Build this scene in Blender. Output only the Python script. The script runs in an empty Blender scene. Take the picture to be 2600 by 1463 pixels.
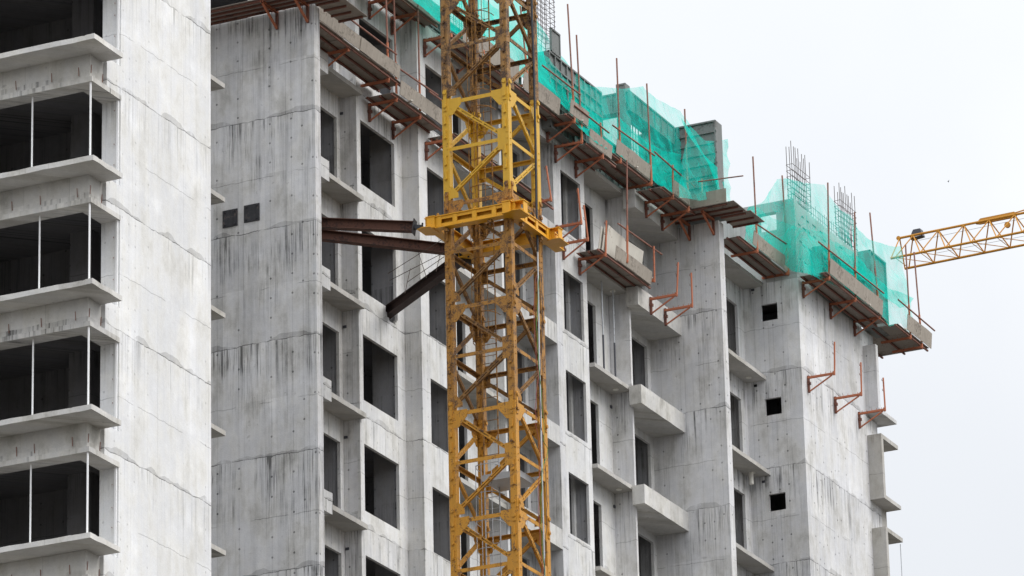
import bpy, bmesh, math, random
from mathutils import Vector, Matrix, noise as mnoise
random.seed(7)
sc = bpy.context.scene
COL = sc.collection

# ------------------------------------------------------------------ camera model
W0, H0, F0 = 2600.0, 1463.0, 12500.0
YAW, PIT, ROL = 0.43862439, 0.35154696, -0.02373011
fw = Vector((math.cos(PIT)*math.cos(YAW), math.cos(PIT)*math.sin(YAW), math.sin(PIT)))
rt = Vector((math.sin(YAW), -math.cos(YAW), 0)); up = rt.cross(fw)
r2 = math.cos(ROL)*rt + math.sin(ROL)*up; u2 = -math.sin(ROL)*rt + math.cos(ROL)*up
ZS = {'Z1':(0,0,.34938),'Z2':(0,480,.34938),'Z3':(0,957,.34938),'Z4':(750,0,.27195),'Z5':(750,380,.27195),'Z6':(750,760,.27195),
      'Z7':(750,1069,.27195),'W1':(1350,0,.27195),'W2':(1350,380,.27195),'W3':(1350,760,.27195),'W4':(1350,1069,.27195),
      'W5':(1900,350,.27195),'W6':(1900,700,.27195),'W7':(1900,1069,.27195),'N':(0,0,1.0)}
def px(z, x, y): o = ZS[z]; return (o[0]+x*o[2], o[1]+y*o[2])
def ray(p): return r2*(p[0]-W0/2) - u2*(p[1]-H0/2) + fw*F0
def onX(p, X): d = ray(p); return d*(X/d.x)
def onY(p, Y): d = ray(p); return d*(Y/d.y)
def onZ(p, Z): d = ray(p); return d*(Z/d.z)
cam = bpy.data.cameras.new('camera'); co = bpy.data.objects.new('camera', cam); COL.objects.link(co)
cam.sensor_width = 36; cam.lens = 36*F0/W0; cam.clip_start = 1; cam.clip_end = 8000
co.matrix_world = Matrix(((r2.x,u2.x,-fw.x,0),(r2.y,u2.y,-fw.y,0),(r2.z,u2.z,-fw.z,0),(0,0,0,1)))
sc.camera = co
GZ = -1.7        # the photographer's eye is 1.7 m above the ground

# ------------------------------------------------------------------ node helpers
class NT:
    def __init__(s, nt): s.nt = nt; s.l = nt.links.new
    def n(s, t, **k):
        x = s.nt.nodes.new(t)
        for a, b in k.items(): setattr(x, a, b)
        return x
    def put(s, sock, v):
        if isinstance(v, (int, float)): sock.default_value = v
        elif isinstance(v, tuple): sock.default_value = v
        else: s.l(v, sock)
    def m(s, op, a, b=0.0, c=None, clamp=False):
        x = s.n('ShaderNodeMath', operation=op, use_clamp=clamp); s.put(x.inputs[0], a); s.put(x.inputs[1], b)
        if c is not None: s.put(x.inputs[2], c)
        return x.outputs[0]
    def xyz(s, a, b, c=0.0):
        x = s.n('ShaderNodeCombineXYZ'); s.put(x.inputs[0], a); s.put(x.inputs[1], b); s.put(x.inputs[2], c); return x.outputs[0]
    def noise(s, v, scale=1.0, detail=3.0, rough=.55):
        x = s.n('ShaderNodeTexNoise'); s.put(x.inputs['Vector'], v); x.inputs['Scale'].default_value = scale
        x.inputs['Detail'].default_value = detail; x.inputs['Roughness'].default_value = rough; return x.outputs['Fac']
    def white(s, v):
        x = s.n('ShaderNodeTexWhiteNoise', noise_dimensions='3D'); s.put(x.inputs['Vector'], v); return x.outputs['Value']
    def ss(s, v, a, b):     # smooth 0..1 between a and b
        x = s.n('ShaderNodeMapRange', interpolation_type='SMOOTHSTEP'); s.put(x.inputs[0], v); x.inputs[1].default_value = a; x.inputs[2].default_value = b
        return x.outputs[0]
    def mix(s, f, a, b):
        x = s.n('ShaderNodeMix', data_type='RGBA'); s.put(x.inputs[0], f); s.put(x.inputs[6], a); s.put(x.inputs[7], b); return x.outputs[2]
def rgb(r, g, b): return (r, g, b, 1.0)
def newmat(name):
    m = bpy.data.materials.new(name); m.use_nodes = True; nt = m.node_tree
    b = nt.nodes['Principled BSDF']; return m, NT(nt), b

def concrete(name, zj, base=(.46,.455,.45), dirt=1.0, ties=1.0, joints=1.0, period=3.0, streak=1.0):
    """bare cast concrete: lift joints every storey, shuttering seams, tie holes, water streaks"""
    m, N, b = newmat(name)
    g = N.n('ShaderNodeNewGeometry'); sp = N.n('ShaderNodeSeparateXYZ'); N.l(g.outputs['Position'], sp.inputs[0])
    x, y, z = sp.outputs
    P = g.outputs['Position']
    h = N.m('ADD', N.m('MULTIPLY', x, 1.0), y)
    patch = N.noise(P, .75, 4, .6)
    blot = N.noise(N.xyz(N.m('MULTIPLY', h, 1.6), N.m('MULTIPLY', z, .8), 3.1), 1.0, 5, .65)
    st1 = N.noise(N.xyz(N.m('MULTIPLY', h, 9.0), N.m('MULTIPLY', z, .28), 0.0), 1.0, 4, .6)
    st2 = N.noise(N.xyz(N.m('MULTIPLY', h, 2.6), N.m('MULTIPLY', z, .20), 7.0), 1.0, 3, .6)
    st3 = N.noise(N.xyz(N.m('MULTIPLY', h, 20.0), N.m('MULTIPLY', z, .45), 11.0), 1.0, 3, .65)
    grain = N.noise(P, 30, 2, .7)
    # lift joints with a wavering edge
    wob = N.m('MULTIPLY', N.m('SUBTRACT', N.noise(N.xyz(N.m('MULTIPLY', h, 2.2), N.m('MULTIPLY', z, .3), 2.0), 1.0, 4, .6), .5), .16)
    f = N.m('MULTIPLY', N.m('FRACT', N.m('DIVIDE', N.m('ADD', N.m('SUBTRACT', z, zj - 30*period), wob), period)), period)     # metres above the joint
    below = N.m('SUBTRACT', period, f)
    bandw = N.m('MULTIPLY', N.ss(N.noise(N.xyz(N.m('MULTIPLY', h, .8), N.m('FLOOR', N.m('DIVIDE', N.m('SUBTRACT', z, zj-.8), period)), 1.0), 1.0, 2), .40, .62), .17)
    jl = N.m('MULTIPLY', N.m('LESS_THAN', f, .022), .55*joints)
    jl = N.m('MULTIPLY', jl, N.ss(st2, .30, .62))
    jb = N.m('MULTIPLY', N.m('MULTIPLY', N.m('LESS_THAN', f, bandw), N.ss(blot, .34, .46)), .24*joints)
    # dark run-off under each joint
    run = N.m('MULTIPLY', N.ss(below, 1.5, .0), N.ss(st1, .50, .68))
    run = N.m('MULTIPLY', run, N.ss(patch, .40, .62))
    # shuttering seams
    us = N.m('FRACT', N.m('DIVIDE', h, .61)); seam = N.m('LESS_THAN', N.m('ABSOLUTE', N.m('SUBTRACT', us, .5)), .013)
    seam = N.m('MULTIPLY', seam, N.ss(st2, .42, .58))
    hs = N.m('LESS_THAN', N.m('ABSOLUTE', N.m('SUBTRACT', f, 1.42)), .010)
    hs = N.m('MULTIPLY', hs, N.ss(N.noise(N.xyz(N.m('MULTIPLY', h, .9), N.m('MULTIPLY', z, .35), 5.0), 1.0, 2), .44, .50))
    # tie holes with a drip below each
    col = N.m('FLOOR', N.m('DIVIDE', h, .305)); cu = N.m('SUBTRACT', N.m('MULTIPLY', N.m('FRACT', N.m('DIVIDE', h, .305)), .305), .15)
    off = N.m('MULTIPLY', N.white(N.xyz(col, 3.0, 1.0)), .5)
    zz = N.m('ADD', z, off); row = N.m('FLOOR', N.m('DIVIDE', zz, .52)); cv = N.m('SUBTRACT', N.m('MULTIPLY', N.m('FRACT', N.m('DIVIDE', zz, .52)), .52), .26)
    rr = N.m('SQRT', N.m('ADD', N.m('MULTIPLY', cu, cu), N.m('MULTIPLY', cv, cv)))
    on = N.m('MULTIPLY', N.m('GREATER_THAN', N.white(N.xyz(col, 0.0, 9.0)), .33), N.m('GREATER_THAN', N.white(N.xyz(col, row, 2.0)), .48))
    hole = N.m('MULTIPLY', N.m('MULTIPLY', N.ss(rr, .036, .020), on), .50*ties)
    drip = N.m('MULTIPLY', N.m('MULTIPLY', N.m('LESS_THAN', N.m('ABSOLUTE', cu), .012), N.m('GREATER_THAN', N.white(N.xyz(col, 0.0, 9.0)), .33)), .13*ties)
    st4 = N.noise(N.xyz(N.m('MULTIPLY', h, 38.0), N.m('MULTIPLY', z, .7), 23.0), 1.0, 2, .7)
    thin = N.m('MULTIPLY', N.ss(st4, .57, .66), .38)
    # streaks come in patches, strongest in some pours and missing in others
    gate = N.noise(N.xyz(N.m('MULTIPLY', h, .75), N.m('MULTIPLY', z, .5), 31.0), 1.0, 3, .6)
    gate = N.m('ADD', .10, N.m('MULTIPLY', N.ss(gate, .44, .60), .90))
    stk = N.m('ADD', N.m('MULTIPLY', N.ss(st1, .50, .66), .24), N.m('ADD', thin, N.m('MULTIPLY', N.ss(st3, .53, .63), .22)))
    gate = N.m('MULTIPLY', gate, N.m('ADD', .28, N.m('MULTIPLY', N.ss(below, 2.3, .05), .95)))
    stk = N.m('MULTIPLY', N.m('MULTIPLY', stk, gate), streak*dirt)
    pan = N.white(N.xyz(N.m('FLOOR', N.m('DIVIDE', N.m('ADD', h, .305), .61)), N.m('FLOOR', N.m('DIVIDE', N.m('SUBTRACT', z, zj-30*period), period/2)), 8.0))
    # each pour has its own tone
    pour = N.white(N.xyz(N.m('FLOOR', N.m('DIVIDE', N.m('ADD', N.m('SUBTRACT', z, zj - 30*period), wob), period)), N.m('FLOOR', N.m('DIVIDE', h, 2.44)), 4.0))
    mott = N.noise(P, 4.5, 6, .7)
    spots = N.m('MULTIPLY', N.ss(N.noise(P, 7.0, 3, .6), .64, .70), N.ss(patch, .50, .62))
    d = N.m('ADD', N.m('MULTIPLY', N.ss(st2, .48, .72), .12*dirt*streak), stk)
    d = N.m('ADD', d, N.m('MULTIPLY', N.ss(blot, .50, .72), .22*dirt))
    d = N.m('ADD', d, N.m('MULTIPLY', run, .60*dirt))
    d = N.m('ADD', d, N.m('MULTIPLY', spots, .22*dirt))
    d = N.m('ADD', d, N.m('MULTIPLY', N.m('SUBTRACT', mott, .5), .34*dirt))
    d = N.m('ADD', d, N.m('MULTIPLY', N.m('SUBTRACT', pour, .5), .17*dirt))
    d = N.m('ADD', d, N.m('MULTIPLY', N.m('SUBTRACT', pan, .5), .11*dirt))
    for e in (hole, drip, N.m('MULTIPLY', seam, .22), N.m('MULTIPLY', hs, .32), jl, jb): d = N.m('ADD', d, e)
    lite = N.m('MULTIPLY', N.ss(patch, .48, .72), .14)
    val = N.m('ADD', N.m('SUBTRACT', N.m('ADD', 1.0, lite), d), N.m('MULTIPLY', N.m('SUBTRACT', grain, .5), .22))
    val = N.m('MAXIMUM', val, .22)
    warm = N.mix(N.ss(blot, .35, .7), rgb(base[0]*.975, base[1]*.985, base[2]*1.01), rgb(base[0]*1.01, base[1]*1.0, base[2]*.965))
    vm = N.n('ShaderNodeVectorMath', operation='SCALE'); N.l(warm, vm.inputs[0]); N.l(val, vm.inputs['Scale'])
    N.l(vm.outputs[0], b.inputs['Base Color']); b.inputs['Roughness'].default_value = .9; b.inputs['Specular IOR Level'].default_value = .25
    bp = N.n('ShaderNodeBump'); bp.inputs['Strength'].default_value = .35; bp.inputs['Distance'].default_value = .03
    hh = N.m('ADD', N.m('MULTIPLY', grain, .35), N.m('SUBTRACT', N.m('MULTIPLY', blot, .8), N.m('ADD', N.m('MULTIPLY', hole, 1.2), N.m('MULTIPLY', jl, .8))))
    N.l(hh, bp.inputs['Height']); N.l(bp.outputs[0], b.inputs['Normal'])
    return m

def paint(name, c, rust=.3, rustc=(.07,.03,.015), rough=.5, metal=0.0, var=.25, scale=3.0, streak=True):
    m, N, b = newmat(name)
    g = N.n('ShaderNodeNewGeometry'); P = g.outputs['Position']
    sp = N.n('ShaderNodeSeparateXYZ'); N.l(P, sp.inputs[0])
    n1 = N.noise(P, scale, 5, .65); n2 = N.noise(P, scale*7, 3, .6)
    stv = N.noise(N.xyz(N.m('MULTIPLY', N.m('ADD', sp.outputs[0], sp.outputs[1]), 12.0), N.m('MULTIPLY', sp.outputs[2], .8), 0.0), 1.0, 3, .6)
    mixn = N.m('ADD', N.m('MULTIPLY', n1, .6), N.m('MULTIPLY', n2, .4))
    k = N.ss(mixn, .62-.22*rust, .72-.18*rust)
    v = N.m('ADD', 1-var*.5, N.m('MULTIPLY', N.m('SUBTRACT', N.m('ADD', n1, stv if streak else n1), .5), var))
    vm = N.n('ShaderNodeVectorMath', operation='SCALE'); vm.inputs[0].default_value = c; N.l(v, vm.inputs['Scale'])
    N.l(N.mix(k, vm.outputs[0], rgb(*rustc)), b.inputs['Base Color'])
    b.inputs['Roughness'].default_value = rough; b.inputs['Metallic'].default_value = metal; b.inputs['Specular IOR Level'].default_value = .35
    bp = N.n('ShaderNodeBump'); bp.inputs['Strength'].default_value = .25; bp.inputs['Distance'].default_value = .01
    N.l(n2, bp.inputs['Height']); N.l(bp.outputs[0], b.inputs['Normal'])
    return m

def netmat(name, c, dens):
    m = bpy.data.materials.new(name); m.use_nodes = True; nt = m.node_tree; nt.nodes.clear(); N = NT(nt)
    g = N.n('ShaderNodeNewGeometry'); P = g.outputs['Position']
    sp = N.n('ShaderNodeSeparateXYZ'); N.l(P, sp.inputs[0])
    h = N.m('ADD', sp.outputs[0], sp.outputs[1])
    n1 = N.noise(N.xyz(N.m('MULTIPLY', N.m('ADD', h, N.m('MULTIPLY', sp.outputs[2], .7)), 1.9), N.m('MULTIPLY', N.m('SUBTRACT', sp.outputs[2], N.m('MULTIPLY', h, .3)), .8), 0.0), 1.0, 4, .55)
    n2 = N.noise(P, 1.1, 3, .6)
    wv = N.noise(N.xyz(N.m('MULTIPLY', h, 22.0), N.m('MULTIPLY', sp.outputs[2], 8.0), 0.0), 1.0, 2, .6)
    f = N.m('ADD', dens - .14, N.m('MULTIPLY', N.ss(n1, .40, .66), .14))
    f = N.m('ADD', f, N.m('MULTIPLY', N.ss(n2, .38, .66), .15))
    cr = N.noise(N.xyz(N.m('ADD', N.m('MULTIPLY', h, .9), N.m('MULTIPLY', sp.outputs[2], 1.3)), N.m('MULTIPLY', N.m('SUBTRACT', h, sp.outputs[2]), .22), 3.0), 1.0, 2, .5)
    f = N.m('ADD', f, N.m('MULTIPLY', N.ss(N.m('ABSOLUTE', N.m('SUBTRACT', cr, .5)), .016, .003), .13))
    f = N.m('ADD', f, N.m('MULTIPLY', N.m('SUBTRACT', wv, .5), .06), clamp=True)
    t = N.n('ShaderNodeBsdfTransparent'); d = N.n('ShaderNodeBsdfDiffuse'); d.inputs['Color'].default_value = rgb(*c)
    tr = N.n('ShaderNodeBsdfTranslucent'); tr.inputs['Color'].default_value = rgb(*c)
    mx = N.n('ShaderNodeMixShader'); mx.inputs[0].default_value = .35; N.l(d.outputs[0], mx.inputs[1]); N.l(tr.outputs[0], mx.inputs[2])
    m2 = N.n('ShaderNodeMixShader'); N.l(f, m2.inputs[0]); N.l(t.outputs[0], m2.inputs[1]); N.l(mx.outputs[0], m2.inputs[2])
    o = N.n('ShaderNodeOutputMaterial'); N.l(m2.outputs[0], o.inputs[0]); return m

M = {}
M['wingA'] = concrete('pale cast concrete', 2.11, (.66,.656,.65), .6, .4, streak=.5)
M['wingA_side'] = concrete('weathered cast concrete', 2.11, (.55,.535,.51), 1.2, .05, 0.0, streak=.18)
M['pier1'] = concrete('grey cast concrete fin', 2.04, (.60,.595,.594), 1.1, 1.0, streak=1.5)
M['pier2'] = concrete('grey cast concrete', .86, (.575,.57,.57), 1.1, .9, streak=1.1)
M['endb'] = concrete('pale grey cast concrete', .33, (.585,.58,.58), 1.05, 1.0, streak=1.0)
M['box'] = concrete('cast concrete bay', 1.72, (.585,.58,.57), .95, .45, streak=.75)
M['wallR'] = concrete('cast concrete facade', 1.25, (.585,.58,.57), .9, .45, streak=.7)
M['slab'] = concrete('cast concrete slab', 0.0, (.41,.395,.37), 1.1, 0.0, 0.0, streak=.2)
M['parapet'] = concrete('stained parapet concrete', 2.83, (.49,.478,.455), 1.5, 0.0, 0.0, streak=.4)
M['parapetL'] = concrete('parapet concrete', 1.36, (.55,.54,.52), 1.2, 0.0, 0.0, streak=.6)
M['partition'] = concrete('shade darkened partition concrete', 0.0, (.30,.30,.31), .8, .8, 0.0)  # interior concrete with some room shade in its colour, less than M['room']
M['room'] = concrete('shade darkened interior concrete', 0.0, (.20,.195,.20), .8, .8, 0.0)  # bare concrete with its colour darkened to stand in for shade indoors
M['rustred'] = paint('red oxide steel', (.43,.145,.075), .30, (.16,.06,.04), .75)
M['rusttube'] = paint('rusty tube', (.25,.115,.085), .45, (.10,.05,.04), .75)
M['rustdark'] = paint('dark rusty channel', (.17,.07,.05), .5, (.06,.03,.025), .8)
M['tiedark'] = paint('blackened rusty beam', (.045,.024,.02), .5, (.02,.014,.013), .8)
M['tie'] = paint('brown rusted beam', (.10,.045,.031), .6, (.036,.02,.017), .8)
M['mast_old'] = paint('worn ochre crane paint', (.31,.165,.05), .85, (.06,.034,.022), .65, scale=5, var=.5)
M['mast_bright'] = paint('bright yellow crane paint', (.56,.325,.028), .22, (.13,.065,.025), .45, scale=5)
M['mast_mid'] = paint('ochre crane paint', (.36,.172,.032), .72, (.085,.045,.025), .6, scale=5, var=.5)
M['mast_low'] = paint('golden crane paint', (.48,.225,.024), .52, (.09,.045,.025), .55, scale=5, var=.4)
M['mast_brace'] = paint('grimy brown ochre crane paint', (.22,.11,.03), .65, (.075,.04,.024), .65, scale=5, var=.5)
M['collar'] = paint('orange yellow paint', (.66,.325,.018), .10, (.2,.1,.03), .45, scale=5)
M['jib'] = paint('amber crane paint', (.50,.225,.02), .15, (.2,.09,.03), .55, scale=2)
M['ply'] = paint('weathered plywood', (.29,.255,.215), .5, (.17,.145,.12), .85, scale=2.0, var=.6)
M['plyunder'] = paint('stained plywood underside', (.27,.235,.205), .45, (.16,.13,.11), .9, scale=2.5, var=.4)
M['plywhite'] = paint('pale plywood sheet', (.55,.52,.46), .25, (.38,.33,.27), .85, scale=1.6)
M['galv'] = paint('galvanised steel', (.42,.44,.46), .15, (.25,.25,.26), .45, .3)
M['alu'] = paint('pale aluminium pole', (.80,.80,.80), .0, (.6,.6,.6), .4, .0, .1)
M['formwork'] = paint('grey steel formwork', (.17,.18,.175), .5, (.10,.10,.095), .7, scale=2.5)
M['rebar'] = paint('rusty rebar', (.075,.055,.048), .4, (.04,.03,.028), .8)
M['wire'] = paint('dark steel rod', (.10,.075,.06), .3, (.06,.05,.045), .7)
M['plate'] = paint('streaked dark steel plate', (.03,.03,.034), .3, (.10,.075,.065), .6, scale=6, var=1.2)
M['black'] = paint('black rubber', (.022,.026,.034), 0, (.02,.02,.02), .5)
M['green'] = paint('green cable sheath', (.06,.22,.05), 0, (.05,.1,.05), .5)
M['redc'] = paint('red cable sheath', (.25,.06,.05), 0, (.1,.05,.05), .5)
M['dark'] = paint('dark grey metal', (.06,.062,.075), .1, (.04,.04,.05), .5)
M['glassy'] = paint('pale floodlight lens', (.55,.56,.56), .2, (.4,.4,.4), .25)
M['bird'] = paint('dark grey feathers', (.05,.05,.055), 0, (.04,.04,.04), .9)
M['ground'] = concrete('dusty ground', 0.0, (.075,.07,.06), .6, 0, 0)
M['pvc'] = paint('off white plastic pipe', (.70,.68,.62), .1, (.5,.48,.42), .5)
M['shuttered'] = concrete('fresh cast concrete', .33, (.42,.42,.415), .7, .2, .3)
M['ink'] = paint('black stencil ink', (.03,.035,.035), 0, (.03,.03,.03), .8)
M['net'] = netmat('green safety netting', (.008,.68,.56), .55)
M['netthin'] = netmat('thin green safety netting', (.015,.72,.60), .40)

# ------------------------------------------------------------------ mesh helpers
class MB:
    def __init__(s): s.bm = bmesh.new()
    def faces(s, vs, fs):
        v = [s.bm.verts.new(p) for p in vs]
        for f in fs:
            try: s.bm.faces.new([v[i] for i in f])
            except ValueError: pass
        return s
    def box(s, x0, x1, y0, y1, z0, z1):
        vs = [(x,y,z) for x in (x0,x1) for y in (y0,y1) for z in (z0,z1)]
        return s.faces(vs, [(0,1,3,2),(4,6,7,5),(0,4,5,1),(2,3,7,6),(0,2,6,4),(1,5,7,3)])
    def beam(s, p, q, w, t, nrm):
        """bar from p to q, t thick along nrm, w wide across"""
        p, q, nrm = Vector(p), Vector(q), Vector(nrm); d = (q-p).normalized()
        n = (nrm - d*nrm.dot(d)).normalized(); c = d.cross(n)
        vs = [e + c*(a*w/2) + n*(b*t/2) for e in (p,q) for a in (-1,1) for b in (-1,1)]
        return s.faces(vs, [(0,1,3,2),(4,6,7,5),(0,4,5,1),(2,3,7,6),(0,2,6,4),(1,5,7,3)])
    def angle(s, p, q, w, t, nrm, side=1):
        """rolled angle: one leg in the plane of nrm, the other standing along -nrm on one edge"""
        p, q, nrm = Vector(p), Vector(q), Vector(nrm); d = (q-p).normalized()
        n = (nrm - d*nrm.dot(d)).normalized(); c = d.cross(n)*side
        s.beam(p, q, w, t, n)
        o = c*(w/2 - t/2) - n*(w/2 + t*.02)
        return s.beam(p+o, q+o, t, w*.98, n)
    def tube(s, p, q, r, n=8, r1=None):
        p, q = Vector(p), Vector(q); d = (q-p).normalized(); r1 = r if r1 is None else r1
        a = d.orthogonal().normalized(); b = d.cross(a)
        vs = [e + (a*math.cos(2*math.pi*i/n) + b*math.sin(2*math.pi*i/n))*rr for e, rr in ((p,r),(q,r1)) for i in range(n)]
        fs = [(i,(i+1)%n,n+(i+1)%n,n+i) for i in range(n)] + [tuple(range(n-1,-1,-1)), tuple(range(n,2*n))]
        return s.faces(vs, fs)
    def path(s, pts, r, n=6):
        for a, b in zip(pts[:-1], pts[1:]):
            if (Vector(a)-Vector(b)).length > 1e-4: s.tube(a, b, r, n)
        return s
    def poly(s, pts, t):
        """flat plate: outline pts pushed by vector t"""
        t = Vector(t); n = len(pts); vs = [Vector(p) for p in pts] + [Vector(p)+t for p in pts]
        fs = [(i,(i+1)%n,n+(i+1)%n,n+i) for i in range(n)] + [tuple(range(n-1,-1,-1)), tuple(range(n,2*n))]
        return s.faces(vs, fs)
    def wall(s, axis, a0, a1, plane, t, z0, z1, holes=()):
        """wall in plane axis=plane, front at plane, t thick away (+axis); holes (b0,b1,zb,zt)"""
        us = sorted({a0, a1, *[h[i] for h in holes for i in (0,1) if a0 < h[i] < a1]})
        ws = sorted({z0, z1, *[h[i] for h in holes for i in (2,3) if z0 < h[i] < z1]})
        V = {}
        def v(i, k, d):
            if (i,k,d) not in V:
                p = (us[i], plane+d*t, ws[k]) if axis == 'Y' else (plane+d*t, us[i], ws[k])
                V[(i,k,d)] = s.bm.verts.new(p)
            return V[(i,k,d)]
        full = {}
        for i in range(len(us)-1):
            for k in range(len(ws)-1):
                cu, cw = (us[i]+us[i+1])/2, (ws[k]+ws[k+1])/2
                full[(i,k)] = not any(h[0] < cu < h[1] and h[2] < cw < h[3] for h in holes)
        for (i,k), f in full.items():
            if not f: continue
            for d in (0,1): s.bm.faces.new([v(i,k,d), v(i+1,k,d), v(i+1,k+1,d), v(i,k+1,d)])
            for di, dk, e in ((-1,0,((i,k),(i,k+1))),(1,0,((i+1,k),(i+1,k+1))),(0,-1,((i,k),(i+1,k))),(0,1,((i,k+1),(i+1,k+1)))):
                if not full.get((i+di,k+dk), False):
                    (a,b_),(c,d_) = e
                    s.bm.faces.new([v(a,b_,0), v(c,d_,0), v(c,d_,1), v(a,b_,1)])
        return s
    def build(s, name, mat, parent=None, bevel=0.0, smooth=False):
        bm = s.bm; bmesh.ops.recalc_face_normals(bm, faces=bm.faces)
        if bevel: bmesh.ops.bevel(bm, geom=list(bm.edges), offset=bevel, segments=1, affect='EDGES', profile=.5, clamp_overlap=True)
        me = bpy.data.meshes.new(name); bm.to_mesh(me); bm.free()
        for p in me.polygons: p.use_smooth = smooth
        if not isinstance(mat, (list, tuple)): mat = [mat]
        for x in mat: me.materials.append(x)
        o = bpy.data.objects.new(name, me); COL.objects.link(o)
        if parent is not None: attach(o, parent)
        return o
def worldm(o):
    mtx = Matrix.LocRotScale(o.location, o.rotation_euler, o.scale)
    return worldm(o.parent) @ o.matrix_parent_inverse @ mtx if o.parent else mtx
def attach(o, parent): o.parent = parent; o.matrix_parent_inverse = worldm(parent).inverted()
def tag(o, label=None, cat=None, group=None, kind=None):
    if label: o['label'] = label
    if cat: o['category'] = cat
    if group: o['group'] = group
    if kind: o['kind'] = kind
    return o
def thing(name, loc, label, cat, group=None):
    o = bpy.data.objects.new(name, None); COL.objects.link(o); o.location = loc; o.empty_display_size = .3
    return tag(o, label, cat, group)
def copies(o, dz_list):
    """repeat one part up and down the building: copies share the mesh"""
    for dz in dz_list:
        c = o.copy(); COL.objects.link(c); c.location = o.location + Vector((0,0,dz))
        for ch in list(o.children):
            d = ch.copy(); COL.objects.link(d); d.parent = c
PI = math.pi
TOPZ = 53.35

# ------------------------------------------------------------------ ground
g = MB(); g.faces([(-3000,-3000,GZ),(3000,-3000,GZ),(3000,3000,GZ),(-3000,3000,GZ)], [(0,1,2,3)])
tag(g.build('ground', M['ground']), 'dusty building site ground', 'ground', kind='structure')

# ------------------------------------------------------------------ LEFT BLOCK (wing)
A = thing('concrete_tower_block', (94,56,GZ), 'pale raw concrete block with wide dark corner openings, nearest on the left', 'building')
XA0, XA1, YA, YAb = 90.97, onY((535.5,676), 53.25).x, 53.25, 63.0
lipz = onY(px('Z2',670,1000), 53.25).z            # underside of a lintel
ledb = onY(px('Z2',672,685), 52.80).z; ledt = ledb + .125
XJ = onY(px('Z2',868,1115), 53.25).x; XS = onY(px('Z2',765,900), 53.25).x
ks = range(-4, 4)
holes = []
for k in ks:
    holes.append((XA0-1, XJ, ledt-3+3*k, lipz+3*k)); holes.append((XA0-1, XS, lipz+.12+3*k, ledb+3*k+.001 if False else ledt+3*k))
zt = 56.0; zb0 = lipz+3*min(ks)-3
w = MB(); w.wall('Y', XS-.001, XA1, YA, .5, ledt-3+3*min(ks), zt, [h for h in holes])
w.build('front_wall', M['wingA'], A)
w = MB(); w.box(XA0, XA1, YA, YAb, GZ, ledt-3+3*min(ks)); w.build('lower_wall', M['wingA'], A)
w = MB(); w.box(XA1-.3, XA1-.002, YA+.502, YAb, ledt-3+3*min(ks), zt); w.build('side_wall', M['wingA'], A)
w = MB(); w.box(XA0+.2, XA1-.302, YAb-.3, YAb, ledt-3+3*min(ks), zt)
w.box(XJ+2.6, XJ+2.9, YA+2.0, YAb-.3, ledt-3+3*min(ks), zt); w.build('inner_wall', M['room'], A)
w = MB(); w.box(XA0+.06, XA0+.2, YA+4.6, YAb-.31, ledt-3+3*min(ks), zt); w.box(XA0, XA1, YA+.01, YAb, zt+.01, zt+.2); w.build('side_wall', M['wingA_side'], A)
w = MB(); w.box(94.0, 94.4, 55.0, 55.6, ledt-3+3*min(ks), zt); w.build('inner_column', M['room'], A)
# one storey of ledge, spandrel, lintel and slab
LB0, LZ0 = ledb, lipz
def storey_A(k):
    out = []; dz = 3*k; ledb, ledt, lipz = LB0+dz, LB0+.125+dz, LZ0+dz; r = random.Random(k+20)
    l = MB(); l.box(onY(px('Z2',672,650),52.8).x, onY(px('Z2',885,808),52.8).x, 52.80, YA+.12, ledb, ledt)
    l.box(onY(px('Z2',672,650),52.8).x, XA0+.3, YA+.12, 62.9, ledb, ledt)
    bmesh.ops.remove_doubles(l.bm, verts=l.bm.verts, dist=1e-4)
    es = [e for e in l.bm.edges if e.calc_length() > .5]
    bmesh.ops.subdivide_edges(l.bm, edges=es, cuts=24)
    for v in l.bm.verts:
        n3 = mnoise.noise_vector(v.co*2.5); n4 = mnoise.noise(v.co*7.0)
        v.co += Vector((n3.x, n3.y, n3.z))*.016 - Vector((0,0,max(0,n4-.25)*.07 if v.co.z > ledt-.05 else 0))
    out.append(l.build('ledge', M['wingA_side'], A))
    s = MB(); s.box(XA0+.05, XS-.002, YA+.10, YA+.45, lipz+.1, ledb-.001); s.box(XA0+.05, XA0+.40, YA+.45, 62.9, lipz+.1, ledb-.001)
    out.append(s.build('spandrel', M['wingA_side'], A))
    s = MB(); s.box(XA0-.01, XJ+.03, YA-.003, YA+.5, lipz-.002, lipz+.12); s.box(XA0-.01, XA0+.46, YA+.5, 62.9, lipz-.002, lipz+.12)
    out.append(s.build('lintel', M['wingA_side'], A))
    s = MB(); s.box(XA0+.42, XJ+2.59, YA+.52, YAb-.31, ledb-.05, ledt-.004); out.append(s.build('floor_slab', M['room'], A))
    s = MB(); s.box(XJ-.05, XJ-.004, YA+.04, YA+.09, ledt-3, lipz-.004); out.append(s.build('steel_channel', M['alu'], A))
    ends = []
    for q in range(4):
        zz = ledt-2.9+.55*q+r.uniform(-.15,.15); ends.append(((XJ-.02, YA+.16, zz), (XJ-.09, YA+.12, zz-.01)))
    for q, (xx, dz_) in enumerate(((.1,.3),(.62,.25))): ends.append(((XA0+xx, YA+.09, lipz+dz_-.05), (XA0+xx, YA+.075, lipz+dz_+.16)))
    for yy in [q*.75+r.uniform(.3,.7) for q in range(3)]: ends.append(((XA0+.03, YA+yy, lipz+.2), (XA0+.025, YA+yy+.01, lipz+.42)))
    for p, q in ends: s = MB(); s.tube(p, q, .009, 5); s.build('starter_bar', M['rusttube'], A)
    return out
for k in range(-3, 4): storey_A(k)
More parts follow.
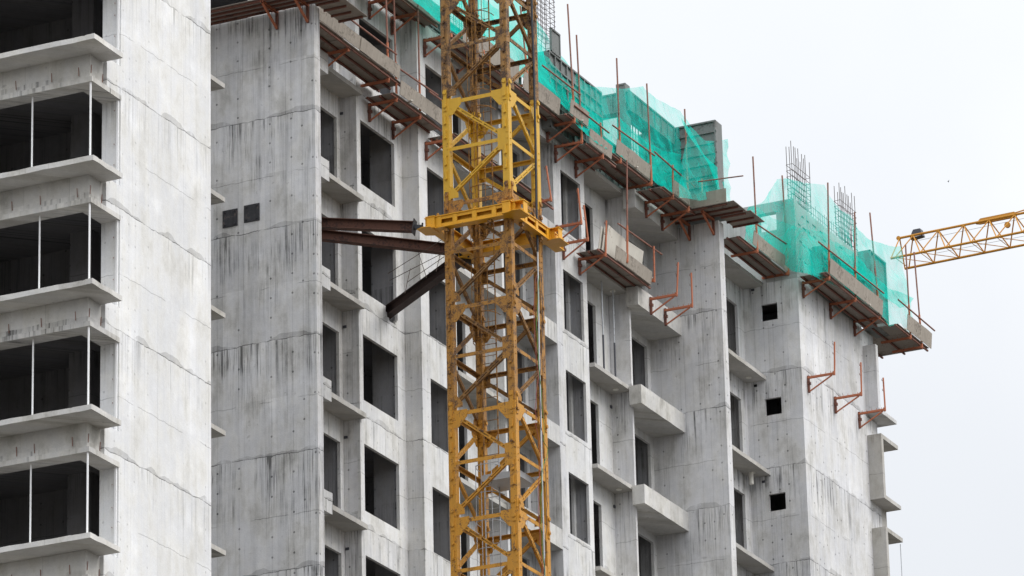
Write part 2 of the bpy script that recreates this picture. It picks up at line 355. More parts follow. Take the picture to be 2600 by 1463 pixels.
# props standing on the ledges
for i, (zx, zy, z) in enumerate((('Z1',234,960),('Z2',287,450),('Z2',240,1250),('Z3',222,930))):
    pp = onX(px(zx, zy, z), 91.15); k = [2,1,0,-1][i] - 1
    s = MB(); s.tube((91.15, pp.y, ledt-3+3*(k+1)-.002), (91.15, pp.y, lipz+3*(k+1)), .021, 8)
    tag(s.build('corner_prop', M['alu']), f'white pole in the {["second","third","fourth","lowest"][i]} dark opening down on the left block, further from its corner', 'pole', 'white poles in the corner openings')
    s = MB(); s.tube((91.02, 53.32, ledt-3+3*(k+1)-.002), (91.02, 53.32, lipz+3*(k+1)), .024, 8)
    tag(s.build('corner_prop', M['alu']), f'white pole at the corner of the {["second","third","fourth","lowest"][i]} dark opening down on the left block', 'pole', 'white poles in the corner openings')
# ledges on the hidden far side
s = MB(); tip = onY((571,222), 53.8); s.box(XA1-.001, tip.x, 53.8, 55.4, tip.z-.03, tip.z+.09)
copies(s.build('side_ledge', M['slab'], A), [-3,-6,-9,-12,3])

# ------------------------------------------------------------------ MAIN BUILDING
B = thing('unfinished_apartment_building', (118,58,GZ), 'long grey raw concrete apartment building under construction behind the crane mast', 'building')
YB = 64.0
ks = range(-4, 5)
def win(z0, z1, x0, x1): return [(x0, x1, z0+3*k, z1+3*k) for k in range(-5, 5)]
ZL = 26.0   # below this the facade is plain
# fin 1
P1T = 49.84
w = MB(); w.box(101.87, 102.17, 53.15, YB, GZ, P1T+.082); w.build('fin_wall', M['pier1'], B)
for y0, y1, z0, z1 in ((55.37,55.79,44.30,44.76),(54.74,55.18,44.33,44.79)):
    s = MB(); s.box(101.845, 101.872, y0, y1, z0, z1)
    for yy in (y0+.07, y1-.07):
        for zz in (z0+.06, z1-.06): s.tube((101.80,yy,zz),(101.85,yy,zz), .022, 6)
    s.build('anchor_plate', M['plate'], B)
# bay 1 recess
YR = 55.13
w = MB(); w.wall('Y', 102.171, 107.10, YR, .09, ZL, TOPZ-.2, win(40.72, 42.98, 104.6, 106.90)); w.build('recess_wall', M['box'], B)
# projecting box with its own window
w = MB(); w.wall('Y', 107.10, 109.76, 54.65, .09, ZL, TOPZ-.2, win(41.17, 42.98, 107.32, 109.30)+[(108.74,109.28,43.90,44.2),(108.86,109.22,43.82,43.92),(108.66,108.75,44.02,44.2),(109.27,109.36,43.97,44.3)]); w.build('bay_wall', M['box'], B)
w = MB(); w.box(107.102, 107.30, 54.742, YR-.003, ZL, TOPZ-.2); w.build('bay_side_wall', M['pier1'], B)
w = MB(); w.box(109.76, 110.20, 54.16, 54.70, GZ, TOPZ); w.build('column', M['box'], B)
# window wall left of fin L
w = MB(); w.wall('Y', 110.201, 111.90, 54.16, .09, ZL, TOPZ-.2, win(37.77+3, 39.57+3, 110.26, 111.42)); w.build('window_wall', M['box'], B)
w = MB(); w.box(111.75, 111.898, 54.252, 54.777, ZL, TOPZ-.2); w.build('bay_side_wall', M['box'], B)
w = MB(); w.wall('Y', 111.62, 117.698, 54.78, .09, ZL, TOPZ-.2, win(40.2, 42.50, 112.85, 113.72)+win(39.95, 42.58, 115.5, 117.50)); w.build('recess_wall', M['wallR'], B)
w = MB(); w.box(114.70, 114.83, 54.10, 54.778, ZL, TOPZ-.2); w.build('fin_wall', M['wallR'], B)
# right hand unit
w = MB(); w.box(117.70, 118.06, 53.852, 54.85, GZ, 52.05); w.build('column', M['pier2'], B)
FY = 53.85
e1 = onY(px('W3',318,655), FY); e2 = onY(px('W3',505,785), FY); e3 = onY(px('W3',540,700), FY); e4 = onY(px('W3',505,1335), FY)
w = MB(); w.wall('Y', 118.061, e3.x, FY, .08, ZL, 52.0, win(e4.z, e1.z, e1.x, e2.x)); w.build('window_wall', M['wallR'], B)
YR2 = 54.30
w = MB(); w.box(e3.x-.12, e3.x-.002, FY+.082, YR2-.002, ZL, 52.0); w.build('bay_side_wall', M['wallR'], B)
w = MB(); w.wall('Y', e3.x-.3, 125.198, YR2, .09, ZL, 52.0, win(46.2, 48.15, 120.55, 121.36)+win(45.9, 48.02, 123.3, 124.97)); w.build('recess_wall', M['wallR'], B)
w = MB(); w.box(122.30, 122.41, 53.66, YR2-.002, ZL, 52.0); w.build('fin_wall', M['pier2'], B)
w = MB(); w.box(125.20, 125.56, 51.97, YB, GZ, 51.64); w.build('fin_wall', M['pier2'], B)
# end bay and end block
w = MB(); w.wall('Y', 125.561, 129.718, 53.14, .09, ZL, 51.15, win(48.26, 50.47, 127.4, 129.23)); w.build('recess_wall', M['endb'], B)
wh = [(52.04,52.57,49.99+3*k,50.52+3*k) for k in range(-6,1)]
w = MB(); w.wall('X', 51.35, 54.5, 129.72, .10, ZL, 51.2, wh); w.build('end_block_side_wall', M['endb'], B)
w = MB(); w.box(129.822, 135.86, 51.35, 51.65, GZ, 51.2); w.build('end_block_wall', M['endb'], B)
w = MB(); w.box(129.72, 129.821, 51.352, YB, GZ, ZL); w.box(135.6, 135.858, 51.652, YB, GZ, 51.2); w.build('end_side_wall', M['endb'], B)
# corner window frames on the far right end
def end_frame(zb):
    s = MB(); s.box(134.95, 136.38, 50.89, 51.9, zb, zb+.12); s.box(134.95, 136.38, 50.89, 51.9, zb+1.95, zb+2.08); s.box(134.95, 135.12, 50.892, 51.349, zb+.121, zb+1.949)
    s.box(134.955, 136.3, 51.354, 51.55, zb-.9, zb-.001)
    return s.build('corner_window_frame', M['slab'], B)
for zb in (45.62, 42.62, 39.62): end_frame(zb)
s = MB(); s.box(134.95, 136.38, 50.89, 51.9, 48.40, 48.52); s.box(134.955, 135.14, 50.93, 51.349, 48.521, 50.62); s.build('corner_window_frame', M['endb'], B)
s = MB(); s.tube((136.3,50.95,39.8),(136.3,50.95,44.5),.012,6); s.build('thin_pole', M['galv'], B)
# ledges, repeated every storey
def edge_noise(mb, amp=.010):
    es = [e for e in mb.bm.edges if e.calc_length() > .6]; bmesh.ops.subdivide_edges(mb.bm, edges=es, cuts=20)
    for v in mb.bm.verts: v.co += mnoise.noise_vector(v.co*3.0)*amp
l = MB(); l.box(102.18, 107.17, 54.50, YR+.15, 40.60, 40.73); edge_noise(l); o = l.build('ledge', M['slab'], B); copies(o, [-6,-3,3,6,9])
l = MB(); l.box(103.9, 105.03, 54.40, 54.72, 40.39, 40.95); edge_noise(l, .014); o = l.build('upstand', M['box'], B); copies(o, [-6,-3,3,6,9])
l = MB(); l.box(111.72, 114.70, 54.04, 54.90, 40.10, 40.22); edge_noise(l); o = l.build('ledge', M['slab'], B); copies(o, [-6,-3,3,6,9,12])
zpl = 39.79
l = MB(); l.box(114.55, 117.70, 53.855, 54.03, zpl, zpl+.57); l.box(114.84, 117.70, 54.03, 54.95, zpl, zpl+.14); edge_noise(l, .006); o = l.build('balcony_parapet', M['parapetL'], B); copies(o, [-6,-3,3,6,9,12])
lz = onY(px('W3',590,625), 53.68).z; lx = onY(px('W3',590,625), 53.68).x
l = MB(); l.box(lx, 122.30, 53.68, YR2+.15, lz, lz+.12); edge_noise(l); o = l.build('ledge', M['slab'], B); copies(o, [-9,-6,-3,3,6])
l = MB(); l.box(122.10, 125.20, 53.28, 53.50, 45.26, 45.83); l.box(122.42, 125.20, 53.50, YR2+.15, 45.26, 45.38); l.box(122.10, 122.42, 53.50, 53.655, 45.26, 45.83); edge_noise(l, .006)
o = l.build('balcony_parapet', M['parapet'], B); copies(o, [-9,-6,-3,3,6])
l = MB(); l.box(125.57, 129.72, 52.50, 53.30, 48.12, 48.245); edge_noise(l); o = l.build('ledge', M['slab'], B); copies(o, [-9,-6,-3,3])
# interior: slabs, back wall, partitions
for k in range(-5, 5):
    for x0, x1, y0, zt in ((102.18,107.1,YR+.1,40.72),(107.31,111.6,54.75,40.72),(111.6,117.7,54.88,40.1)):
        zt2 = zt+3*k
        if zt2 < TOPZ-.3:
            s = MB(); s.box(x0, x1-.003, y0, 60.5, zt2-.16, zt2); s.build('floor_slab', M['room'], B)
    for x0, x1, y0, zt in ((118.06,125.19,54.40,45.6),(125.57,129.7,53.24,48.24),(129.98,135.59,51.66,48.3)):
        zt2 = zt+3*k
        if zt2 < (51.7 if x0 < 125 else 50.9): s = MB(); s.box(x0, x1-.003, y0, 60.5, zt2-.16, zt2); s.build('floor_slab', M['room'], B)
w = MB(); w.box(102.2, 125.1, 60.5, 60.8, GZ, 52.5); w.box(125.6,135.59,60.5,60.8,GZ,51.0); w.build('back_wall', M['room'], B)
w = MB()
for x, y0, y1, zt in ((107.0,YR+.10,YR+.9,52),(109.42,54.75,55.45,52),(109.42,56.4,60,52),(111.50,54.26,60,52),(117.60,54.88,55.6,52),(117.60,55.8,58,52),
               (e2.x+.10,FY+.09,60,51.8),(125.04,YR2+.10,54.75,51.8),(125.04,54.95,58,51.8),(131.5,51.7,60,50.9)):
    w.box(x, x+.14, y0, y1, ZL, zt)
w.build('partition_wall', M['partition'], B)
# roof slabs
s = MB(); s.box(102.18, 118.05, 54.9, 60.5, TOPZ-.19, TOPZ); s.box(102.18,107.1,YR+.001,54.9+.5,TOPZ-.199,TOPZ-.001); s.build('roof_slab', M['slab'], B)
s = MB(); s.box(118.07, 125.19, 54.53, 60.5, 51.85, 52.03); s.box(118.07,e3.x-.26,54.11,54.525,51.85,52.03); s.box(125.57,129.71,53.36,60.5,51.0,51.14); s.box(129.98,135.59,51.66,60.5,51.02,51.19); s.build('roof_slab', M['slab'], B)
# drain rings and junction boxes
for pos in ((121.9,53.98,lz),(129.2,52.85,48.12)):
    for dz in (-3,0,3):
        if pos[0] > 125 and dz == 3: continue
        s = MB(); s.tube((pos[0],pos[1],pos[2]+dz-.035),(pos[0],pos[1],pos[2]+dz+.002),.085,14); s.build('drain_outlet', M['pvc'], B)
s = MB(); s.tube((129.2,52.9,44.75),(129.2,52.9,45.13),.07,14); s.build('drain_outlet', M['pvc'], B)
for p_, X in ((px('Z6',462,258),107.10),(px('Z6',472,1290),107.10),(px('Z4',430,1062),107.10),(px('Z7',485,1195),107.10),(px('W3',2090,808),129.72),(px('W4',2165,568),129.72),(px('W6',42,135),129.72),(px('W6',68,1030),129.72)):
    c = onX(p_, X); s = MB(); s.box(X-.02, X+.01, c.y-.05, c.y+.05, c.z-.035, c.z+.035); s.build('junction_box', M['dark'], B)
for p_, Y in ((px('W3',738,195),54.30),(px('W3',738,1005),54.30),(px('W4',768,800),54.30)):
    c = onY(p_, Y); s = MB(); s.box(c.x-.05, c.x+.05, Y-.03, Y+.01, c.z-.04, c.z+.04); s.build('junction_box', M['dark'], B)
# small pipe stubs seen in the window heads
for p_, Y in ((px('Z6',1380,872),54.7),(px('Z7',1392,733),54.7),(px('Z5',1343,340),54.7),(px('W3',410,772),54.4),(px('W4',438,575),54.4),(px('W2',358,333),54.4),(px('W2',385,1243),54.4)):
    c = onY(p_, Y); s = MB(); s.tube((c.x-.08,c.y,c.z),(c.x+.08,c.y-.02,c.z), .035, 8); s.build('pipe_stub', M['pvc'], B)

# ------------------------------------------------------------------ freshly cast top of the end block
ct = onX(px('W5',420,580), 129.72).z
T = thing('fresh_concrete_wall', (132,52,51.2), 'freshly cast concrete wall with stencilled marks behind the green net on the right end', 'wall')
s = MB(); s.wall('X', 51.352, 54.2, 129.73, .25, 51.21, ct+.06, [(51.95,52.55,52.85,53.45)]); s.build('side_panel', M['shuttered'], T)
s = MB(); s.poly([(129.981,51.36,51.205),(134.95,51.36,51.205),(134.95,51.36,53.70),(131.5,51.36,53.66),(129.981,51.36,ct)], (0,.28,0)); s.build('front_panel', M['shuttered'], T)
random.seed(3)
mk = MB()
for (mx, my) in ((510,742),(475,810),(555,783),(520,848),(610,822),(570,885),(620,928),(490,970),(520,1010),(575,1047),(628,1085),(488,1135),(535,1172),(583,1212),(500,1243),(680,880),(710,960),(862,1022)):
    c = onY(px('W5',mx,my), 51.354)
    n = random.choice((3,4,5)); 
    for q in range(n): mk.box(c.x-.10+q*.055, c.x-.062+q*.055, 51.352, 51.3585, c.z-.02-random.random()*.012, c.z+.02)
mk.build('stencilled_mark', M['ink'], T)

# ------------------------------------------------------------------ formwork on top
def ribbed(name, x0, x1, y0, y1, z0, z1, face, label, nh, nv, group='steel formwork panels on top', d=.06):
    """steel panel; ribs stand off the given face"""
    t = thing(name, ((x0+x1)/2,(y0+y1)/2,z0), label, 'formwork', group)
    s = MB(); s.box(x0, x1, y0, y1, z0, z1); s.build('skin_plate', M['formwork'], t)
    r = MB()
    if face == 'X':
        for i in range(nh+1):
            zz = z0 + (z1-z0-.05)*i/nh; r.box(x0-d, x0-.001, y0, y1, zz, zz+.05)
        for i in range(nv+1):
            yy = y0 + (y1-y0-.05)*i/nv; r.box(x0-d+.003, x0-.001, yy, yy+.05, z0+.002, z1-.002)
    else:
        for i in range(nh+1):
            zz = z0 + (z1-z0-.05)*i/nh; r.box(x0, x1, y0-d, y0-.001, zz, zz+.05)
        for i in range(nv+1):
            xx = x0 + (x1-x0-.05)*i/nv; r.box(xx, xx+.05, y0-d+.003, y0-.001, z0+.002, z1-.002)
    r.build('rib', M['formwork'], t); return t
ribbed('formwork_panel', 125.17, 125.62, 51.92, 54.4, 51.75, 54.80, 'X', 'tall ribbed steel formwork box, grimy grey corner sticking out of the net', 9, 2, d=.05)
ribbed('formwork_panel', 121.85, 125.10, 53.25, 53.7, 54.22, 54.82, 'Y', 'long ribbed beam form bridging the gap under the sagging net', 1, 7, d=.03)
ribbed('formwork_panel', 121.80, 122.14, 53.20, 54.9, 54.16, 54.78, 'X', 'short beam form meeting the long beam form at its left end', 1, 3, d=.03)
ribbed('formwork_panel', 121.75, 122.05, 53.3, 53.6, 52.1, 55.02, 'X', 'narrow upright post form at the left end of the beam form', 2, 1, d=.025)
ribbed('formwork_panel', 117.0, 120.6, 53.6, 54.1, 52.0, 54.35, 'Y', 'low ribbed wall form behind the net right of the crane mast', 6, 9)
ribbed('formwork_panel', 117.15, 117.75, 53.55, 53.595, 54.36, 55.1, 'Y', 'small upright form with a dark top edge beside the tall rebar cage', 1, 1, d=.03)
ribbed('formwork_panel', 110.0, 116.6, 54.3, 54.6, 52.4, 53.5, 'Y', 'long low wall form seen through the net behind the crane mast', 4, 14)
ribbed('formwork_panel', 130.9, 134.4, 51.0, 51.30, 51.28, 52.55, 'Y', 'dark ribbed form panel leaning on the fresh wall at the right end', 5, 9)
ribbed('formwork_panel', 134.96, 136.3, 51.0, 51.4, 51.3, 53.75, 'Y', 'plain green tinted form box at the far right end of the fresh wall', 1, 1)

ribbed('formwork_panel', 120.7, 125.05, 53.95, 54.2, 52.06, 53.35, 'Y', 'ribbed wall form standing below the long beam form', 4, 10)
t = thing('starter_bar_row', (132,51.5,53.7), 'row of thin starter bars along the top of the fresh end wall', 'rebar')
for i in range(26):
    x = 130.2+i*.185; s = MB(); s.tube((x,51.5,53.6),(x+random.uniform(-.02,.02),51.5,54.25-random.random()*.12),.007,4); s.build('bar', M['rebar'], t)
for zz in (53.9,54.12): s = MB(); s.tube((130.1,51.49,zz),(134.9,51.49,zz),.006,4); s.build('tie_bar', M['rebar'], t)
# ------------------------------------------------------------------ rebar cages
def cage(x0, x1, y0, y1, zb, zr, zt, nx, label, rings):
    t = thing('rebar_cage', ((x0+x1)/2,(y0+y1)/2,zb), label, 'rebar cage', 'column rebar cages on the roof')
    r = random.Random(int(x0*10)); pts = []
    for i in range(nx):
        for y in (y0, y1): pts.append((x0+(x1-x0)*i/(nx-1), y))
    for x, y in pts:
        s = MB(); s.tube((x,y,zb),(x+r.uniform(-.02,.02),y+r.uniform(-.02,.02),zt-r.uniform(0,.35)),.0105,5); s.build('bar', M['rebar'], t)
    for i in range(rings):
        z = zb+.1+(zr-zb-.1)*i/(rings-1)
        s = MB(); s.path([(x0-.02,y0-.02,z),(x1+.02,y0-.02,z+.02),(x1+.02,y1+.02,z+.01),(x0-.02,y1+.02,z-.01),(x0-.02,y0-.02,z)], .0075, 4); s.build('stirrup', M['rebar'], t)
cage(129.96,131.35,51.45,51.62,52.9,54.98,55.80,6,'tall rebar cage rising above the left side of the right end net', 11)
cage(133.85,135.15,51.45,51.62,53.2,55.12,55.80,6,'rebar cage further right, its lower half behind the right end net', 11)
cage(116.9,118.3,53.95,54.25,54.9,57.0,58.6,6,'dense rebar cage cut by the top of the picture, right of the crane mast', 14)
cage(113.0,115.2,54.7,54.95,52.6,54.8,55.6,7,'rebar cage behind the crane mast, seen through mast and net', 10)
cage(123.3,124.9,54.0,54.2,53.2,54.75,55.05,8,'short rebar cage seen in the hole under the beam form', 7)
cage(124.6,125.05,53.75,53.95,54.7,55.15,55.45,3,'small bunch of rebar stubs above the beam form', 3)

# ------------------------------------------------------------------ scaffold brackets
BR = {}
def bracket(key, Yw, wall, tip, posttop, label, group, brace=True, postr=.034, hooks=True, splice=None):
    a = onY(px(*wall), Yw); b = onX(px(*tip), a.x); X, z = a.x, (a.z+b.z)/2; yt = min(b.y, Yw-.8)
    if key in ('c3','c4'): yt = Yw-.85; 
    t = thing('scaffold_bracket', (X, Yw, z), label, 'bracket', group)
    s = MB(); s.beam((X-.03,Yw-.02,z-.03),(X-.03,yt,z-.03),.010,.06,(0,0,1)); s.beam((X+.03,Yw-.02,z-.03),(X+.03,yt,z-.03),.010,.06,(0,0,1))
    s.box(X-.04,X+.04,yt-.01,yt+.05,z-.08,z+.03)
    for q in range(5): s.tube((X,yt+.12+q*.16,z+.01),(X,yt+.12+q*.16,z+.06),.008,5)
    s.build('arm', M['rustred'], t)
    if brace:
        s = MB(); s.box(X-.032,X+.032,Yw-.07,Yw-.008,z-.5,z+.03); s.box(X-.05,X+.05,Yw-.10,Yw-.004,z-.25,z-.17); s.build('wall_shoe', M['rustdark'], t)
        s = MB(); s.beam((X,Yw-.05,z-.47),(X,yt+.08,z-.07),.036,.036,(1,0,0)); s.build('brace', M['rustred'], t)
    pt = None
    if posttop:
        pz = onX(px(*posttop), X); dz = pz.z - z; top = Vector((X, yt+(pz.y-yt if abs(pz.y-yt)<.4 else 0), pz.z))
        base = Vector((X, yt, z-.05)); s = MB(); sp = min(1.1, dz)
        mid = base + (top-base)*(sp/max(dz+.05,.01)); pr_ = postr if dz > 1.25 else .027; s.tube(base, mid, pr_, 8); s.build('post', M['rustred'], t)
        if dz > 1.25:
            s = MB(); s.tube(base+(top-base)*.15, top, postr*.76, 8); s.build('upper_tube', M['rusttube'], t)
        if hooks:
            s = MB()
            for q in (.62,.95):
                c = base + (top-base).normalized()*min(q, dz*.9)
                s.path([c+Vector((-.02,0,0)), c+Vector((-.075,.02,-.01)), c+Vector((-.08,.02,.05))], .008, 5)
            s.build('hook', M['rustdark'], t)
        pt = top
    BR[key] = dict(X=X, yw=Yw, yt=yt, z=z, top=pt)
G1 = 'rust red scaffold brackets on the facade'
bracket('b1',54.65,('Z4',40,363),('Z4',305,312),None,'rust red bracket nearest the tall fin, half hidden behind its corner',G1) if False else None
bracket('b2',54.65,('Z4',235,505),('Z4',497,455),None,'rust red bracket without post under the plywood deck next to the tall fin',G1)
bracket('b3',54.65,('Z4',607,795),('Z4',870,742),('Z4',844,-90),'bracket with long post at the right end of the deck beside the tall fin',G1,brace=False)
bracket('b4',54.65,('Z4',680,980),('Z4',945,920),('Z4',918,-90),'bracket with long post at the left end of the second deck, left of the mast',G1)
bracket('b5',54.65,('Z4',900,1140),('Z4',1165,1088),('Z4',1142,22),'bracket with silvery topped post right on the second deck, left of the mast',G1)
bracket('b6',54.16,('Z4',1210,1345),('Z4',1372,1300),None,'low bracket partly hidden by the left leg of the crane mast',G1)
bracket('c1',54.65,('Z4',680,20),('Z4',935,-30),None,'bracket cut by the top of the picture above the box shaped bay',G1)
bracket('c2',54.65,('Z4',890,165),('Z4',1130,120),('Z4',1140,-60),'upper bracket right above the column left of the mast',G1)
bracket('c3',54.16,('Z4',1195,375),('Z4',1400,335),None,'upper bracket whose tip disappears behind the left leg of the mast',G1)
bracket('c4',54.16,('Z4',1500,530),('Z4',1690,495),None,'upper bracket seen between the legs of the mast, below the toe boards',G1)
bracket('c5',54.10,('Z4',1935,845),('Z4',2125,775),('Z4',2100,60),'upper bracket with post seen through the right half of the mast',G1)
bracket('c6',FY,('W1',135,1180),('W1',400,1125),('W1',335,40),'first full bracket right of the mast, with the tallest post',G1)
bracket('c7',FY,('W1',210,1370),('W1',470,1315),('W1',418,328),'second bracket right of the mast, with a tall post',G1)
bracket('c8',FY,('W2',400,120),('W2',665,55),('W1',640,1132),'bracket with short orange post above the third window from the mast',G1)
bracket('c9',FY,('W2',560,155),('W2',830,105),('W1',793,545),'bracket with tall post left of the beam form, no brace showing',G1,brace=False)
bracket('c10',FY,('W2',830,370),('W2',1120,310),('W1',1074,782),'bracket with post in front of the beam form, no brace showing',G1,brace=False)
bracket('c11',53.28,('W2',1055,490),('W2',1320,440),('W2',1317,130),'bracket with short orange post on the top balcony parapet',G1)
bracket('c12',53.28,('W2',1205,605),('W2',1465,570),('W1',1428,1020),'bracket with tall post on the top balcony parapet, next to the wide fin',G1)
G2 = 'bare scaffold brackets left lower on the facade'
bracket('m1',FY,('W2',-60,505),('W2',132,465),('W2',133,138),'bare bracket directly right of the mast above its yellow collar',G2,brace=False)
bracket('m2',FY,('W2',225,720),('W2',430,680),('W2',428,348),'bare bracket just right of the collar, across a tall dark window',G2)
bracket('m3',FY,('W2',285,875),('W2',490,835),('W2',485,505),'bare bracket right of the collar, its brace over a pale spandrel',G2)
bracket('m4',FY,('W2',435,1025),('W2',690,970),('W2',697,648),'bracket at the left end of the hanging deck with leaning plywood',G2)
bracket('m5',53.80,('W2',640,1082),('W2',893,1030),('W2',888,100),'bracket with tall post in the middle of the hanging deck with leaning plywood',G2,brace=False)
bracket('m6',53.80,('W2',880,1262),('W2',1147,1212),('W2',1140,888),'bracket at the right end of the hanging deck with leaning plywood',G2,brace=False)
bracket('m7',53.28,('W2',1100,1390),('W2',1355,1345),('W2',1368,1038),'bare bracket on the left half of the second balcony parapet',G2)
bracket('m8',53.28,('W3',1235,100),('W3',1500,50),('W2',1489,1136),'bare bracket on the right half of the second balcony parapet',G2)
bracket('e1',52.5,('W2',1855,987),('W2',2108,945),('W2',2065,66),'bracket with tall post left end of the deck between fin and end block',G1,brace=False)
bracket('e2',52.5,('W2',2145,1192),('W2',2398,1150),('W2',2338,243),'bracket with tall post right end of the deck between fin and end block',G1,brace=False)
bracket('e3',51.35,('W6',500,65),('W6',755,20),('W5',742,420),'first bracket on the pale end wall, nearest its corner',G1)
bracket('e4',51.35,('W6',755,265),('W6',1000,220),('W5',992,695),'second bracket on the pale end wall',G1)
bracket('e5',51.35,('W6',980,430),('W6',1225,378),('W5',1135,700),'third bracket on the pale end wall, below the right half of the net',G1)
bracket('e6',51.35,('W6',1235,625),('W6',1515,565),('W5',1468,1000),'bracket at the left side of the last deck, outside against the sky',G1,brace=False)
bracket('e7',51.35,('W6',1340,710),('W6',1622,655),('W5',1547,1068),'outermost bracket at the right side of the last deck, against the sky',G1,brace=False)
G3 = 'bare brackets on the end wall'
bracket('l1',51.35,('W6',550,945),('W6',805,905),('W6',805,605),'left of the three bare brackets low on the pale end wall',G3)
bracket('l2',51.35,('W6',800,1140),('W6',1057,1100),('W6',1050,797),'middle of the three bare brackets low on the pale end wall',G3)
bracket('l3',51.35,('W6',1025,1285),('W6',1278,1240),('W6',1258,940),'right of the three bare brackets low on the pale end wall, beside the ledge',G3)
# brackets with arms square to the fins
def bracketX(Y, X, z, label, out=.88):
    t = thing('scaffold_bracket', (X, Y, z), label, 'bracket', 'brackets on the sides of the fins')
    s = MB(); s.beam((X-.02,Y-.03,z-.03),(X-out,Y-.03,z-.03),.010,.06,(0,0,1)); s.beam((X-.02,Y+.03,z-.03),(X-out,Y+.03,z-.03),.010,.06,(0,0,1)); s.build('arm', M['rustred'], t)
    s = MB(); s.box(X-.07,X-.008,Y-.032,Y+.032,z-.5,z+.03); s.build('wall_shoe', M['rustdark'], t)
    s = MB(); s.beam((X-.05,Y,z-.48),(X-out+.08,Y,z-.07),.055,.05,(0,1,0)); s.build('brace', M['rustred'], t)
    return t
c = onX((705,74), 101.87); bracketX(c.y, 101.87, c.z+.48, 'red bracket in the middle of the top of the tall left fin')
c = onX((783,57), 101.87); bracketX(c.y, 101.87, c.z+.48, 'red bracket near the outer edge of the tall left fin')
for (a, lab) in ((px('W2',1480,848),'left red bracket under the deck on the wide right fin'),(px('W2',1705,795),'right red bracket under the deck on the wide right fin')):
    c = onX(a, 125.2); t = bracketX(c.y, 125.2, c.z+.48, lab)
    if 'right red' in lab:
        q = onX(px('W2',1545,280), 124.4); s = MB(); s.tube((124.4,c.y,c.z+.45),(124.4,c.y,q.z),.027,8); s.build('post', M['rustred'], t)

# ------------------------------------------------------------------ plywood decks
def deck(x0, x1, y0, y1, z, label, along='X', nj=3, tilt=0.0, patch=None):
    t = thing('scaffold_deck', ((x0+x1)/2,(y0+y1)/2,z), label, 'scaffold deck', 'plywood scaffold decks')
    r = random.Random(int(abs(x0*13+z*7)))
    if along == 'X':
        xs = [x0]
        while xs[-1] < x1-1.3: xs.append(xs[-1]+r.uniform(1.0,1.5))
        xs.append(x1); s = MB()
        for i, (a, b) in enumerate(zip(xs[:-1], xs[1:])):
            dz = (i % 2)*.014 + r.uniform(0,.006); s.box(a-(.04 if i else 0), b, y0+r.uniform(-.02,.03), y1-r.uniform(0,.04), z+.066+dz, z+.078+dz)
        s.build('plywood', M['plyunder'], t)
        for j in range(nj):
            yy = y0+.06+(y1-y0-.2)*j/(nj-1); s = MB(); s.box(x0-r.uniform(.0,.12), x1+r.uniform(0,.15), yy, yy+.05, z+.012, z+.064); s.build('joist', M['rustdark'] if j else M['rusttube'], t)
    else:
        s = MB(); s.box(x0, x1, y0, y1, z+.066, z+.08); s.build('plywood', M['plyunder'], t)
        for j in range(nj):
            xx = x0+.06+(x1-x0-.2)*j/(nj-1); s = MB(); s.box(xx, xx+.05, y0+r.uniform(.05,.3), y1, z+.012, z+.064); s.build('joist', M['rustdark'], t)
    return t
def toe(x0, x1, y, z, h, label, lean=.05, drop=0.0, mat='ply'):
    """upright plywood edge board standing on a deck"""
    s = MB(); n = max(2, int((x1-x0)/.35)); r = random.Random(int(x0*17)); vs = []; fs = []
    for i in range(n+1):
        x = x0+(x1-x0)*i/n; wv = mnoise.noise(Vector((x*1.3, z, 0)))*.03
        zb = z - drop*i/n
        vs += [(x, y+wv*.5, zb), (x, y-lean+wv, zb+h), (x, y-lean+wv+.014, zb+h), (x, y+.014+wv*.5, zb)]
    for i in range(n):
        a, b = 4*i, 4*i+4; fs += [(a,a+1,b+1,b),(a+1,a+2,b+2,b+1),(a+2,a+3,b+3,b+2),(a+3,a,b,b+3)]
    fs += [(0,3,2,1),(4*n,4*n+1,4*n+2,4*n+3)]
    s.faces(vs, fs); return tag(s.build('toe_board', M[mat]), label, 'toe board', 'plywood toe boards on the decks')
b = BR
deck(102.2, 108.05, 53.72, 54.6, b['b2']['z']-.02, 'plywood deck beside the tall fin with a dark brown stain underneath')
deck(107.5, 110.4, 53.72, 54.6, b['b5']['z'], 'second plywood deck, left of the mast above the box shaped bay')
deck(110.3, 116.5, 53.3, 54.15, b['b5']['z']-.25, 'lower plywood deck passing behind the crane mast')
deck(106.2, 110.3, 53.78, 54.6, b['c2']['z'], 'upper plywood deck at the top edge of the picture left of the mast')
deck(110.25, 117.0, 53.3, 54.1, b['c3']['z']-.02, 'upper plywood deck that runs behind the crane mast')
deck(116.9, 118.6, 52.95, FY-.04, b['c6']['z'], 'plywood deck ending right of the mast below the tall posts')
deck(118.3, 120.2, 52.95, FY-.04, b['c8']['z'], 'plywood deck right of the mast, second step down')
deck(119.9, 122.6, 52.9, FY-.04, b['c9']['z']-.02, 'long plywood deck below the left end of the beam form')
deck(122.1, 124.4, 52.35, 53.24, b['c11']['z'], 'plywood deck on the top balcony parapet')
deck(118.95, 122.35, 52.98, 53.8, b['m4']['z']-.02, 'plywood deck hanging lower on the facade with tall leaning plywood')
deck(124.2, 125.15, 51.05, 53.6, 51.68, 'short plywood deck round the top of the wide right fin', along='Y')
deck(125.22, 126.3, 50.95, 51.93, 51.70, 'plywood sheet sticking out past the corner of the wide right fin', along='Y')
deck(b['e1']['X']-1.2, b['e2']['X']+.1, b['e1']['yt']+.03, 52.46, b['e1']['z'], 'plywood deck between the wide right fin and the end block')
deck(129.75, 134.9, 50.42, 51.31, b['e3']['z'], 'long plywood deck along the top of the pale end wall')
deck(135.4, 138.0, 50.3, 52.0, (b['e6']['z']+b['e7']['z'])/2, 'last plywood deck jutting out against the sky')
deck(100.95, 101.84, 52.32, 62, P1T+.02, 'plywood deck overhead on the side of the tall left fin', along='Y', nj=4)
